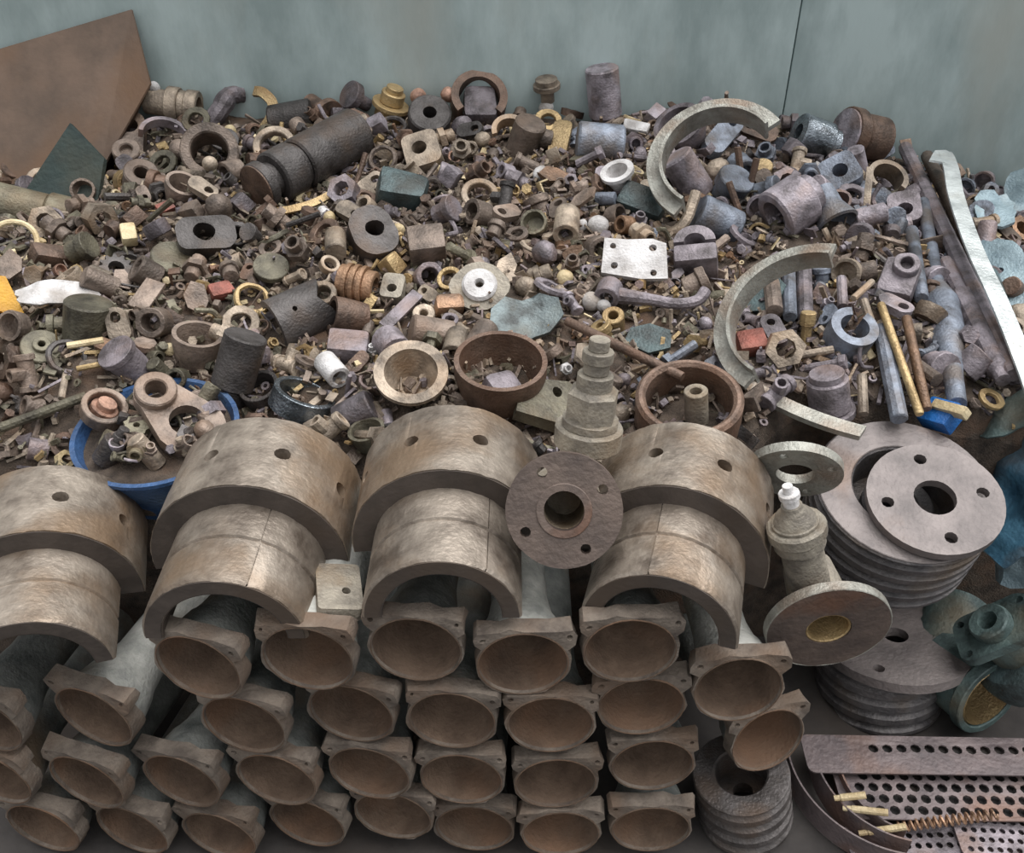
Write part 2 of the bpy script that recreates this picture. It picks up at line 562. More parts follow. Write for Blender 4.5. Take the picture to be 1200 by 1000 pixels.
rnd = random.Random(5)
GP = 'rusty flanged pipes in the front stack'
PIPES = [
    # px, py, tilt, yaw, pale, label
    (237, 795, 0, 8, False, 'rusty flanged pipe under the mottled bearing shell beside the blue bucket'),
    (362, 772, 0, 4, True, 'flanged pipe half hidden by the foot of the mottled bearing shell'),
    (487, 765, 0, 2, False, 'wide rusty pipe mouth right under the bearing shell with two hole rims'),
    (613, 782, 0, 0, True, 'flanged pipe with pale tube directly under the round valve flange'),
    (737, 772, 0, -2, False, 'wide rusty pipe mouth under the bearing shell beside the round valve flange'),
    (866, 812, -4, -4, True, 'flanged pipe with chipped pale lip below the bearing shell next to the pulleys'),
    (289, 862, 0, 8, False, 'second rusty pipe down under the mottled bearing shell'),
    (412, 846, 0, 5, False, 'flanged pipe with thick pale upper edge, second in its column'),
    (530, 842, 0, 2, False, 'streaked rusty pipe mouth stacked second below the two-hole bearing shell'),
    (645, 848, 0, -1, False, 'rusty pipe stacked second below the round valve flange'),
    (752, 833, 0, -2, False, 'flat rusty pipe mouth squeezed second under the valve-side bearing shell'),
    (325, 914, 0, 8, False, 'brown pipe mouth in the third layer, below the mottled bearing shell'),
    (434, 909, 0, 5, False, 'reddish pipe mouth in the third layer of the stack'),
    (541, 911, 0, 2, False, 'reddish pipe mouth in the third layer under the streaked one'),
    (651, 917, 0, 0, False, 'round brown pipe mouth in the third layer below the valve flange'),
    (765, 902, 0, -2, False, 'grey-lipped pipe in the third layer next to the dark grooved pulley'),
    (360, 968, 0, 8, False, 'pale-edged pipe in the lowest layer below the mottled bearing shell'),
    (460, 960, 0, 5, False, 'brown pipe in the lowest layer with a crusted bottom edge'),
    (556, 972, 0, 2, False, 'dark-centred pipe mouth in the lowest layer of the stack'),
    (657, 974, 0, 0, False, 'brown pipe mouth in the lowest layer below the valve flange'),
    (762, 968, 0, -2, False, 'olive pipe mouth in the lowest layer next to the dark grooved pulley'),
]
BYPX = {p[0]: p for p in PIPES}
# columns from the floor up: each pipe rests on the one below
for colm in ((360, 325, 289, 237), (460, 434, 412, 362), (556, 541, 530, 487), (657, 651, 645, 613), (762, 765, 752, 737), (866,)):
    below = 0.057 - 0.1135
    turn_ = {360: -13, 460: -8, 556: -3, 657: 0, 762: 0, 866: 4}[colm[0]]
    for px in colm:
        px, py, tilt, yaw, pale, lab = BYPX[px]
        q = P(px, py, y=FY)
        z = max(q.z, below + 0.1135)
        below = z
        pipe(0, 0, lab, tilt, turn_ + rnd.uniform(-2.5, 2.5), pale, roll=rnd.uniform(-3, 3), y=FY + rnd.uniform(-0.006, 0.006), at=(q.x, z))
for x, z, yaw, pale, lab in (
        (-0.530, 0.312, 24, True, 'rust-mouthed pipe with long pale tube beside the copper-toned bearing shell'),
        (-0.668, 0.312, 18, False, 'pipe end right under the copper-toned bearing shell at the stack end'),
        (-0.440, 0.192, 20, False, 'flat brown pipe mouth between the pale-tubed pipe and the mottled shell pipes'),
        (-0.567, 0.190, 22, False, 'olive pipe mouth right below the pale-tubed pipe'),
        (-0.694, 0.190, 18, False, 'dim pipe mouth in the third layer at the stack end'),
        (-0.412, 0.066, 18, False, 'pipe in the lowest layer beside the one with pale edge'),
        (-0.538, 0.066, 20, False, 'pipe with orange-brown mouth and pale lip in the lowest layer'),
        (-0.665, 0.066, 17, False, 'dark pipe mouth in the lowest layer at the stack end')):
    pipe(0, 0, lab, 0, -yaw * 0.72, pale, at=(x, z), roll=rnd.uniform(-3, 3), y=FY + rnd.uniform(-0.01, 0.01))
# the odd pipe that lies lower on the right, mouth up, over the dark pulley
pipe(900, 868, 'flanged pipe with torn orange-brown mouth lying over the dark grooved pulley', -10, 16, False, y=0.80)

# ================================================================== FRONT: half bearing shells
def bearing_meshes():
    R0, R1 = 0.086, 0.119
    L = 0.132
    def bend(x, y, z):       # x angle, y along, z radius
        return (z * math.cos(x), y, z * math.sin(x))
    hol = []
    for th in (28, 70, 112, 154):
        hol.append([(math.radians(th) + 0.0100 / R1 * math.cos(2 * PI * i / 12), 0.066 + 0.0100 * math.sin(2 * PI * i / 12)) for i in range(12)])
    # bevelled edge comes from a slightly narrower outer skin
    outer = [(-0.12, 0), (PI + 0.12, 0), (PI + 0.12, L), (-0.12, L)]
    collar = plate(outer, hol, R0, R1, bend, grid=0.06)
    return collar
def sleeve_prof():
    # (radius, along y) closed, from the front end back, with a groove halfway
    return [(0.070, 0.0), (0.0885, 0.0), (0.0912, 0.003), (0.0912, 0.062), (0.0885, 0.064), (0.0885, 0.067), (0.0912, 0.069), (0.0912, 0.130), (0.070, 0.130)]
def arc_y(prof, a0, a1, seg):
    v, f = revolve(prof, seg, a0, a1)
    return [(x, z, y) for x, y, z in v], f     # turn axis Z into Y
BC = bearing_meshes()

def bearing(px, py, yaw, label, split, roll=0.0, y=FY + 0.0, z=None, s=1.0, collar_turn=0.0):
    p = P(px, py, y=y)
    e = empty('half_bearing_shell', (p.x, p.y, p.z), label, 'bearing shell', None)
    M = Matrix.Translation(p) @ Matrix.Rotation(math.radians(yaw), 4, 'Z') @ Matrix.Rotation(math.radians(roll), 4, 'Y')
    M = M @ Matrix.Scale(s, 4)
    sp = math.radians(split)
    prof = sleeve_prof()
    part('sleeve', e, [arc_y(prof, 0.0, sp - 0.008, 16), arc_y(prof, sp + 0.008, PI, 22), arc_y([(0.071, 0.003), (0.0895, 0.003), (0.0895, 0.128), (0.071, 0.128)], sp - 0.02, sp + 0.02, 2)], 'bearing', M, 1, 0.0012)
    part('sleeve_end_face', e, arc_y([(0.0705, -0.0012), (0.0880, -0.0012), (0.0880, 0.0006), (0.0705, 0.0006)], 0.01, PI - 0.01, 36), 'end_face', M, 1, label='dark end face')  # thin ring in a darker brown than the sleeve
    part('lining', e, arc_y([(0.0685, 0.0), (0.0703, 0.0), (0.0703, 0.13), (0.0685, 0.13)], 0.0, PI, 36), 'end_face', M, 1, label='bore lining with shade painted in')  # dark colour paints the shade inside the bore
    Mc = M @ Matrix.Translation((0, 0.122, 0)) @ Matrix.Rotation(math.radians(collar_turn), 4, 'Y')
    part('collar', e, BC, 'bearing', Mc, 1, 0.0016, 40)
    part('collar_end_face', e, arc_y([(0.087, -0.0015), (0.1175, -0.0015), (0.1175, 0.0008), (0.087, 0.0008)], -0.11, PI + 0.11, 44), 'end_face', Mc, 1, label='dark end face')  # thin ring in a darker brown than the collar
    return e
bearing(40, 792, 16, 'copper-toned half bearing shell with one hole in its collar at the stack end', 130, y=0.72)
bearing(265, 748, 0, 'mottled pale half bearing shell with wide collar next to the blue bucket', 66, s=1.05)
bearing(518, 724, 0, 'half bearing shell with two clear collar holes, in front of two round cups', 55)
bearing(771, 740, -15, 'grey half bearing shell between the round valve flange and the belt pulley', 105, roll=3)

# ================================================================== FRONT: valves
def frame(px, py, ang, asp, roll=0, **k):
    p = P(px, py, **k)
    return axis_frame(p, ang, asp, roll), scale_of(p)

def flange_vf(R, r, bolt, br, n, T, ph=0.3):
    holes = [circle(0, 0, r, 24)] + [circle(bolt * math.cos(2 * PI * i / n + ph), bolt * math.sin(2 * PI * i / n + ph), br, 10) for i in range(n)]
    return plate(circle(0, 0, R, 40), holes, -T, 0)

def hexprism(R, L, top=0.0, seg=6):
    return revolve([(0, -L / 2), (R, -L / 2), (R, L / 2), (R * 0.8, L / 2 + top), (0, L / 2 + top)], seg)

M, s = frame(661, 599, 270, 0.985, 12, y=0.80)
e = empty('valve', M.translation, 'pale valve with a round four-hole flange between two bearing shells', 'valve')
part('flange', e, flange_vf(69, 24.5, 52, 6.5, 4, 16), 'flange_face', M, s, 0.6)
part('raised_face', e, revolve([(24, -2), (33, -2), (33, 1.0), (32, 1.8), (24, 1.8)], 32), 'flange_face', M, s)
part('neck', e, revolve([(24, -15), (30, -15), (33, -30), (46, -60), (46, -95), (26, -120), (0, -122), (0, -110), (22, -100), (24, -60)], 28), 'valve', M, s, 0.8)
Mb, sb = frame(690, 505, 83, 0.45, 20, y=0.955)
part('bonnet', e, [revolve(P_step([(40, 26), (33, 10)]), 28)], 'valve', Mb, sb, 0.8)
part('bonnet_nut', e, [(lambda vf: ([(x, y, z + 34) for x, y, z in vf[0]], vf[1]))(hexprism(31, 32, 6))], 'valve', Mb, sb, 0.3, 30)
part('stem', e, [(lambda vf: ([(x, y, z + 80) for x, y, z in vf[0]], vf[1]))(revolve(P_step([(21, 30), (15, 14), (18, 14), (12, 14)]), 16))], 'valve', Mb, sb)

M, s = frame(971, 738, 285, 0.56, 20, y=0.79)
e = empty('valve', M.translation, 'pale grimy valve with a wide plain flange beside the belt pulley', 'valve')
part('flange', e, plate(circle(0, 0, 72, 40), [circle(0, 0, 27, 24)], -13, 0), 'flange_face', M, s, 0.6)
part('flange_rim', e, revolve(P_tube(73.5, 71.0, 13.5, 1), 40), 'rim', M @ Matrix.Translation((0, 0, -6.5 * s)), s)
part('neck', e, revolve([(27, -14), (30, -12), (28, -30), (34, -60), (30, -95), (0, -97), (0, -88), (24, -80), (26, -30)], 24), 'valve', M, s, 1.0)
part('bore_lining', e, revolve(P_tube(27, 24, 40, 1), 24), 'brass', M @ Matrix.Translation((0, 0, -21 * s)), s)
Mb, sb = frame(940, 648, 100, 0.66, 0, y=0.835)
part('bonnet', e, revolve(P_step([(25, 62), (30, 16), (34, 18), (27, 4)], c=0.15), 24), 'valve', Mb, sb, 1.0)
part('gland_cone', e, (lambda vf: ([(x, y, z + 55) for x, y, z in vf[0]], vf[1]))(revolve([(0, -6), (25, -6), (22, 2), (13, 12), (12, 18), (0, 18)], 20)), 'valve', Mb, sb)
part('stem', e, (lambda vf: ([(x, y, z + 84) for x, y, z in vf[0]], vf[1]))(revolve(P_step([(9, 16), (12, 8), (6, 10)]), 12)), 'white', Mb, sb)
thing('flange_ring', 932, 556, flange_vf(54, 22, 42, 5, 4, 12), 268, 0.50, 'rim', 'dull upright flange ring with cream edge behind the grimy valve', 'flange', y=0.96, foot=0)

# ================================================================== FRONT: pulleys
def P_pulley(R, r, L, n, g):
    """ring profile with n V-grooves down its side"""
    h = L / 2
    pr = [(r, -h), (R - 1, -h), (R, -h + 1)]
    st = L / n
    for i in range(n):
        z = -h + st * i
        pr += [(R, z + st * 0.28), (R - g, z + st * 0.52), (R - g, z + st * 0.60), (R, z + st * 0.84)]
    pr += [(R, h - 1.5), (R - 1.5, h), (r + 2, h), (r, h - 2), (r, h - L * 0.35)]
    return pr
M, s = frame(1062, 572, 63, 0.76, 0, y=1.01)
# centre of the top face sits here; the body goes down from it
e = empty('belt_pulley', M.translation, 'large pale multi-groove belt pulley under a four-hole disc', 'pulley')
T0 = Matrix.Translation((0, 0, -52 * s))
part('grooved_rim', e, revolve(P_pulley(104, 60, 100, 5, 9), 48), 'pulley_side', M @ T0, s, 0.5)
part('rim_face', e, revolve([(62, -1), (102, -1), (102, 1.2), (101, 2.0), (63, 2.0), (62, 1)], 48), 'pulley', M @ Matrix.Translation((0, 0, -2 * s)), s)
part('web', e, plate(circle(0, 0, 62, 36), [circle(0, 0, 22, 20)], -70, -58), 'pulley_side', M, s)
part('hub', e, revolve(P_tube(42, 21, 220), 28), 'pulley_side', M @ Matrix.Translation((0, 0, -140 * s)), s)
M2, s2 = frame(1096, 583, 65, 0.80, 8, y=0.973)
o = obj('hub_disc', MB().add(flange_vf(77, 24, 55, 7.5, 4, 12, 0.15), Matrix.Scale(s2, 4)).mesh('hub_disc', 'pulley', 35, 0.4 * s2), M2)
tag(o, 'thick pale round disc with four small holes lying on the belt pulley', 'disc')

M, s = frame(1034, 746, 80, 0.60, 20, y=1.06)
e = empty('belt_pulley', M.translation, 'dark multi-groove pulley standing under the large pale belt pulley', 'pulley')
part('rim', e, revolve(P_pulley(72, 40, 74, 4, 6), 40), 'pulley_side', M @ Matrix.Translation((0, 0, -49 * s)), s, 0.5)
part('end_plate', e, flange_vf(88, 14, 68, 6.5, 4, 12, 0.9), 'pulley', M @ Matrix.Translation((16 * s, 0, 0)), s, 0.4)

M, s = frame(868, 905, 92, 0.82, 0, z=0.115)
e = empty('belt_pulley', M.translation, 'dark grooved pulley on the floor beside the pipe stack', 'pulley')
part('rim', e, revolve(P_pulley(56, 30, 84, 4, 5), 40), 'dark', M @ Matrix.Translation((0, 0, -42 * s)), s, 0.5)
part('web', e, plate(circle(0, 0, 32, 28), [circle(0, 0, 12, 16)], -50, -38), 'dark', M, s)

# ================================================================== RIGHT: pump casting, blue sheets
M, s = frame(1158, 728, 130, 0.72, 10, y=0.99)
e = empty('pump_casting', M.translation, 'dark teal pump casting with round boss and bolt ears below the blue sheet', 'casting')
part('boss', e, revolve([(0, -60), (30, -60), (32, -20), (24, -14), (24, 0), (22, 2), (12, 2), (11, -30), (0, -30)], 24), 'tealpaint', M, s, 1.2)
part('ear_plate', e, plate(rrect(96, 66, 16), [circle(0, 0, 24, 20), circle(37, 22, 5, 8), circle(-37, 22, 5, 8), circle(37, -22, 5, 8), circle(-37, -22, 5, 8)], -24, -12), 'tealpaint', M, s, 0.8)
part('volute', e, revolve([(0, -120), (40, -118), (58, -95), (60, -75), (50, -58), (0, -56)], 24), 'darkteal', M, s, 1.5)
M, s = frame(1160, 818, 318, 0.45, 0, y=0.955)
e = empty('pipe_elbow', M.translation, 'short teal pipe elbow with ochre mouth under the pump casting', 'pipe')
part('mouth', e, revolve(P_tube(50, 41, 14), 32), 'tealpaint', M @ Matrix.Translation((0, 0, -6 * s)), s, 0.6)
part('lining', e, revolve([(38.5, 0), (36, -30), (22, -60), (0, -66), (0, -70), (30, -66), (40, -30), (40, -2)], 28), 'brass', M, s, label='ochre lining')
part('socket', e, revolve([(42, -8), (46, -8), (45, -74), (38, -76), (32, -72), (41, -34)], 28), 'tealpaint', M, s, 0.8)
part('bend', e, sweep(smooth_path([(0, 0, -72), (0, 0, -80), (30, 10, -90), (70, 20, -110)]), [44, 43, 42, 42, 41, 41, 40, 40, 40, 40, 40, 39, 39, 38, 38, 38, 38, 38, 38], 20), 'tealpaint', M, s, 1.0)

def sheet(name, px, py, w, h, ang, asp, roll, mat, label, fold=10, holes=(), T=2.0, seed=0, **k):
    outer = []
    r = random.Random(seed)
    for i in range(22):
        a = 2 * PI * i / 22
        kx = (abs(math.cos(a)) ** 4 + abs(math.sin(a)) ** 4) ** -0.25
        q = 1 + r.uniform(-0.10, 0.08)
        outer.append((w / 2 * kx * math.cos(a) * q, h / 2 * kx * math.sin(a) * q))
    hs = [circle(x, y, rr, 10) for x, y, rr in holes]
    def mp(x, y, z):
        return (x, y, z + fold * noise.noise(Vector((x * 0.028, y * 0.028, seed))) + 0.15 * fold * noise.noise(Vector((x * 0.09, y * 0.09, seed + 3))))
    k.setdefault('foot', 0)
    return thing(name, px, py, plate(outer, hs, -T / 2, T / 2, mp, grid=7), ang, asp, mat, label, 'sheet metal', roll=roll, **k)
sheet('painted_sheet', 1182, 565, 130, 210, 150, 0.72, 25, 'bluepaint', 'crumpled blue-painted sheet with grime patches beside the belt pulley', 16, seed=3, y=1.12)
sheet('painted_sheet', 1196, 480, 110, 60, 120, 0.7, 10, 'tealpaint', 'small cyan crumpled sheet edge above the blue-painted sheet', 18, seed=5, y=1.16)
sheet('painted_sheet', 1196, 850, 70, 130, 160, 0.6, 0, 'tealpaint', 'pale teal bent sheet standing beside the ochre-mouthed elbow', 20, seed=9, y=1.06)
sheet('perforated_plate', 1184, 345, 52, 190, 110, 0.75, 14, 'lightblue', 'long pale blue plate with three small holes by the white angle strip', 8, ((-4, 40, 5), (6, 0, 5), (4, -50, 5)), 5, seed=12, lift=14)
sheet('painted_sheet', 1166, 244, 44, 62, 80, 0.6, 0, 'lightblue', 'pale blue torn sheet piece leaning at the wall foot', 14, seed=15, T=4, lift=22)
sheet('painted_sheet', 1196, 226, 36, 80, 100, 0.7, 0, 'lightblue', 'tall pale blue torn sheet piece by the wall, larger than its neighbour', 14, seed=17, T=4, lift=30)
sheet('painted_sheet', 1190, 660, 70, 60, 200, 0.7, 0, 'lightblue', 'pale crumpled sheet scrap between blue sheet and pump casting', 20, seed=27, T=3, y=1.07)

# ================================================================== BOTTOM RIGHT: perforated strips
def holes_grid(x0, nx, dx, y0, rows, dy, r, skew=0.5):
    hs = []
    for j in range(rows):
        for i in range(nx):
            hs.append(circle(x0 + dx * (i + skew * (j % 2)), y0 + dy * j, r, 8))
    return hs
def strip_item(label, px, py, w, h, holes, ang, asp, roll, z, mat='strip', fold=3, seed=1, T=2.2, rr=9):
    def mp(x, y, zz):
        return (x, y, zz + fold * noise.noise(Vector((x * 0.012, y * 0.01, seed))))
    return thing('perforated_strip', px, py, plate(rrect(w, h, rr), holes, -T / 2, T / 2, mp), ang, asp, mat, label, 'metal strip', roll=roll, z=z, foot=0, flat=True)
strip_item('flat steel strip with one row of holes, plain rounded end, under the pulleys', 1108, 886, 330, 50, holes_grid(-82, 15, 16.4, 8, 1, 0, 6), 88, 0.80, -1, 0.052)
strip_item('broad perforated steel strip with four staggered hole rows', 1148, 932, 330, 66, holes_grid(-138, 17, 16.2, -22, 4, 15.0, 6), 86, 0.84, -1, 0.034, seed=4)
strip_item('lower dark perforated strip under the pale yellow pins', 1096, 984, 210, 40, holes_grid(-86, 12, 12.5, -8, 2, 13, 4), 95, 0.86, 2, 0.012, seed=6, mat='violet')
strip_item('small-holed grey perforated plate at the floor, below the broad strip', 1196, 980, 150, 60, holes_grid(-64, 12, 11.0, -20, 4, 12, 3.6), 92, 0.86, -3, 0.018, seed=8, mat='violet')
for i, (cx, cy, R, a0, a1, zz, lab) in enumerate((
        (1040, 900, 118, 175, 262, 0.026, 'wide curled steel band beside the dark pulley, outermost of the curls'),
        (1052, 905, 98, 172, 258, 0.030, 'curled steel band nested inside the outermost curl'),
        (1060, 915, 78, 170, 250, 0.026, 'innermost curled steel band below the plain strip end'))):
    thing('curled_band', cx, cy, revolve([(R - 2, -17), (R, -17), (R, 17), (R - 2, 17)], 24, math.radians(a0), math.radians(a1)), 90, 0.80, 'strip', lab, 'steel band', z=zz, foot=0, flat=True)
for px, py, L, ang, zz, lab in ((996, 934, 36, 6, 0.062, 'shortest pale yellow pin on the plain strip end'), (1014, 950, 50, -6, 0.054, 'pale yellow pin tilted down, between its two neighbours'), (1034, 973, 54, 8, 0.042, 'longest pale yellow pin, below its two neighbours')):
    thing('yellow_pin', px, py, revolve(P_step([(3.4, L * 0.2), (4.2, L * 0.8)]), 10), ang, 0.0, 'cream', lab, 'pin', z=zz, foot=0)
# twisted cord along the strip edge
def spiral(n, L, R, t):
    return [(R * math.cos(i * t), R * math.sin(i * t), L * (i / n - 0.5)) for i in range(n + 1)]
thing('coil_spring', 1110, 962, sweep(spiral(150, 110, 5.5, 0.66), 1.7, 5), 7, 0.0, 'copper', 'thin stretched copper-coloured spring along the broad perforated strip', 'spring', z=0.046, foot=0)
thing('flange_block', 396, 694, plate(rrect(52, 84, 7), [circle(8, -8, 5, 10)], -9, 9), 84, 0.62, 'valve', 'pale rough flange block with one hole squeezed between two bearing shells', 'block', y=0.80, foot=0, rough=2.0, roll=4)
def under(px, py, w, h, ang, asp, roll, z, label):  # added dark sheets, so the strip holes look shaded
    thing('shade_sheet', px, py, plate(rrect(w, h, 6), [], -1.2, 1.2), ang, asp, 'under_shade', label, 'sheet metal', roll=roll, z=z, foot=0, flat=True)
under(1120, 890, 290, 40, 88, 0.80, -1, 0.042, 'added shade-dark sheet right under the one-row strip')
under(1150, 936, 310, 58, 86, 0.84, -1, 0.022, 'added shade-dark sheet right under the broad perforated strip')
under(1120, 986, 260, 40, 95, 0.86, 4, 0.004, 'added shade-dark sheet on the floor under the lower strips')

# ================================================================== THE HEAP: things picked out one by one
def tube_(R, r, L, seg=24): return revolve(P_tube(R, r, L), seg)
def cyl_(R, L, seg=24, c=None): return revolve(P_cyl(R, L, c), seg)
def step_(steps, bore=0.0, seg=24): return revolve(P_step(steps, bore), seg)
def cup_(R, d, wall, lip=0.0, bottom=0.75, seg=32): return revolve(P_cup(R, d, wall, lip, bottom), seg)
def ring_(R, t, seg=28, n=8): return revolve([(R + t * math.cos(2 * PI * i / n), t * math.sin(2 * PI * i / n)) for i in range(n)], seg)
def arc_(prof, a0, a1, seg=30): return revolve(prof, seg, math.radians(a0), math.radians(a1))
def ball_(R, seg=14): return revolve([(R * math.sin(PI * i / 8), -R * math.cos(PI * i / 8)) for i in range(9)], seg)
def lug_(w, h, T, holes, b=None): return plate(rrect(w, h, b or min(w, h) * 0.45, 6), [circle(x, y, r, 14) for x, y, r in holes], -T / 2, T / 2)
def shift(vf, x=0, y=0, z=0): return [(a + x, b + y, c + z) for a, b, c in vf[0]], vf[1]
def turn(vf, ax, deg):
    R = Matrix.Rotation(math.radians(deg), 3, ax)
    return [tuple(R @ Vector(p)) for p in vf[0]], vf[1]
def poly_(pts, T, holes=()): return plate(pts, [circle(x, y, r, 10) for x, y, r in holes], -T / 2, T / 2)

# --- plates leaning on the wall
def leaning(name, corners, T, mat, label, cat):
    """corners as points of the place; the plate gets its thickness behind them"""
    c = [Vector(q) for q in corners]
    n = (c[1] - c[0]).cross(c[-1] - c[0]).normalized()
    k = len(c)
    v = c + [q - n * T for q in c]
    f = [tuple(range(k)), tuple(range(2 * k - 1, k - 1, -1))] + [(i, (i + 1) % k, k + (i + 1) % k, k + i) for i in range(k)]
    me = MB().add(([tuple(q) for q in v], f)).mesh(name, mat, 20)
    return tag(obj(name, me), label, cat)
a, b, c, d = P(-150, 102, y=2.075), P(154, 11, y=2.085), P(176, 98, y=2.045), P(118, 200, y=1.90)
leaning('steel_plate', [a, P(-170, 330, y=1.86), P(96, 262, y=1.86), d, c, b], 0.006, 'plate_rust', 'large flat rust-brown steel plate leaning against the painted wall', 'plate')
leaning('steel_plate', [P(28, 226, y=1.80), P(112, 250, y=1.76), P(122, 186, y=1.84), P(82, 144, y=1.88)], 0.012, 'plate_green', 'small dark green plate leaning on the rust-brown steel plate', 'plate')

# --- upper left
T = thing
T('pipe_coupling', 202, 122, step_([(15, 26), (20, 14), (17, 8), (19, 14)], 12), -8, 0.32, 'tan', 'tan stepped pipe coupling at the wall beside the rust-brown plate', 'coupling', 14)
T('bushing', 247, 183, tube_(33, 21, 44, 32), 100, 0.95, 'brown', 'large brown bushing, open end up, with a pale ball inside', 'bushing', 20)
T('pale_ball', 246, 192, ball_(9), 90, .5, 'tan', 'small pale ball sitting inside the large brown bushing', 'ball', 20, foot=0)
T('clevis', 152, 165, [lug_(34, 74, 16, [(0, 16, 10)]), shift(tube_(16, 7, 22), 0, -24, 4)], 100, 0.75, 'brown', 'brown clevis with dark eye below the stepped coupling', 'clevis', 18, roll=-8)
T('bored_boss', 165, 212, [tube_(20, 8, 34)], 80, 0.8, 'brown', 'round brown boss with small bore under the clevis', 'boss', 12)
T('curved_clip', 193, 162, arc_([(24, -6), (29, -6), (29, 6), (24, 6)], 20, 170, 14), 80, 0.7, 'violet', 'thin curved grey clip beside the large brown bushing', 'clip', 10)
T('grey_cup', 212, 224, cup_(20, 26, 4), 70, 0.65, 'brown', 'small brown-grey cup with dark slot below the large bushing', 'cup', 10)
T('pipe', 32, 246, step_([(24, 70), (27, 26)], 20), -15, 0.25, 'olive', 'stubby olive pipe below the rust-brown plate', 'pipe', 16)
T('brass_ring', 16, 283, ring_(25, 3.4), 110, 0.9, 'cream', 'thin cream ring under the stubby olive pipe', 'ring', 12)
T('dark_lump', 86, 218, box(40, 34, 34, 8), 70, .6, 'darkteal', 'dark teal cast lump below the small green plate', 'casting', 12, rough=3, roll=20)
T('dark_lump', 60, 302, box(46, 26, 26, 6), 70, .6, 'rust', 'rust-brown cast lump above the crumpled white sheet', 'casting', 5, rough=3, roll=10)
T('bent_bar', 262, 128, sweep(smooth_path([(-20, -22, 0), (-4, -4, 6), (8, 14, 4), (24, 18, 0)]), [9, 9, 10, 10, 11, 11, 11, 11, 12, 12, 12, 11, 11, 10, 10, 10, 9, 9, 9], 10), 90, 0.9, 'violet', 'pale grey bent bar above the large brown bushing', 'bar', 12)
T('brass_curl', 312, 130, sweep(smooth_path([(-8, -26, 0), (4, -12, 4), (8, 6, 6), (-2, 20, 4), (-12, 24, 0)]), 5, flat=(12, 4)), 90, 0.9, 'brass', 'curled brass strip standing at the wall behind the long shaft', 'brass strip', 14)
T('tan_ring', 322, 172, tube_(25, 17, 10), 110, 0.85, 'tan', 'pale tan ring tucked behind the long stepped shaft', 'ring', 16, foot=14)
o = T('stepped_shaft', 362, 186, step_([(30, 98), (26, 5), (30, 34), (20, 12), (27, 12)], 0, 32), 208, 0.56, 'dark', 'long dark stepped shaft with flat disc head lying on the heap', 'shaft', 26, foot=50)
for q_ in ((302, 222), (288, 232), (318, 238)):
    p_ = P(*q_); FOOT.append((p_.x, p_.y, .035))
sc_ = scale_of(o.matrix_world.translation)
f_ = bpy.data.objects.new('head_face', MB().add(shift(cyl_(26, 2.5, 32), 0, 0, 81), Matrix.Scale(sc_, 4)).mesh('head_face', 'rust')); COL.objects.link(f_); f_.parent = o; f_['label'] = 'pinkish brown end face'
T('disc_stud', 374, 129, step_([(12, 30), (20, 8)]), -35, 0.7, 'rust', 'pinkish disc-headed stud above the long stepped shaft', 'stud', 12)
T('dark_cylinder', 342, 140, cyl_(20, 50), 10, 0.2, 'dark', 'short dark cylinder against the wall behind the long shaft', 'cylinder', 10)
T('oval_button', 420, 117, step_([(8, 20), (17, 10)]), 150, 0.55, 'violet', 'pale oval button near the wall above the long shaft', 'button', 12)
T('brass_fitting', 457, 126, step_([(16, 26), (22, 5), (14, 14), (10, 6)]), 72, 0.40, 'brass', 'hat-shaped brass fitting with flange near the wall', 'fitting', 18)
for px, py, r, m, lab in ((490, 113, 10, 'pink', 'pink round nub beside the hat-shaped brass fitting'), (526, 111, 9, 'pink', 'pink round nub touching the arched housing'), (180, 103, 7, 'white', 'white chip lying on the stepped coupling'), (386, 256, 8, 'cream', 'cream stud head below the curved brass strip'), (467, 269, 8, 'cream', 'shiny cream ball beside the dark eye block'), (640, 126, 9, 'white', 'white stub under the mushroom knob'), (701, 265, 12, 'white', 'white ball above the white four-hole plate')):
    T('round_nub', px, py, ball_(r), 90, .5, m, lab, 'nub', 8, rough=2)
T('bored_plug', 503, 143, step_([(20, 12), (25, 26)], 8), 85, 0.82, 'dark', 'dark round plug with bore beside the brass fitting', 'plug', 16)
T('arched_housing', 561, 118, [arc_([(24, -10), (33, -10), (33, 12), (24, 12)], -40, 220, 28)], 80, 0.85, 'rust', 'arched rusty housing standing at the wall', 'housing', 22)
T('cast_lump', 563, 124, box(36, 44, 24, 8), 90, .8, 'violet', 'grey cast lump inside the arched housing', 'casting', 10, rough=4, foot=0)
T('half_ring', 597, 156, arc_([(15, -8), (21, -8), (21, 8), (15, 8)], 10, 200, 16), 90, 0.8, 'tan', 'pale half ring right of the arched housing', 'ring', 10)
T('bored_block', 497, 183, plate(rrect(42, 46, 9), [circle(-2, 2, 9, 14)], -16, 16), 110, 0.8, 'tan', 'tan block with one round hole below the dark plug', 'block', 12, roll=12)
T('dark_block', 470, 226, box(58, 44, 40, 9), 80, .7, 'darkteal', 'dark blue-grey faceted block in the upper middle of the heap', 'block', 16, roll=-10, rough=4)
T('ring_washer', 562, 229, tube_(22, 14.5, 9), 85, 0.8, 'tan', 'tan ring below the arched housing, middle of the heap', 'ring', 10)
T('brass_strip', 356, 240, sweep(smooth_path([(-36, -10, 0), (-14, -8, 3), (12, 0, 4), (34, 14, 2)]), 4, flat=(9, 3.5)), 90, 0.85, 'brass', 'curved brass strip below the long stepped shaft', 'brass strip', 14)
T('eye_block', 436, 278, [lug_(52, 64, 34, [(2, 2, 11)])], 75, 0.85, 'dark', 'dark rounded block with large round eye, middle of the heap', 'block', 16, roll=20, rough=1.5)
T('square_block', 500, 290, box(42, 40, 40, 5), 95, .75, 'brown', 'maroon-brown square block right of the dark eye block', 'block', 14, roll=6, rough=2)
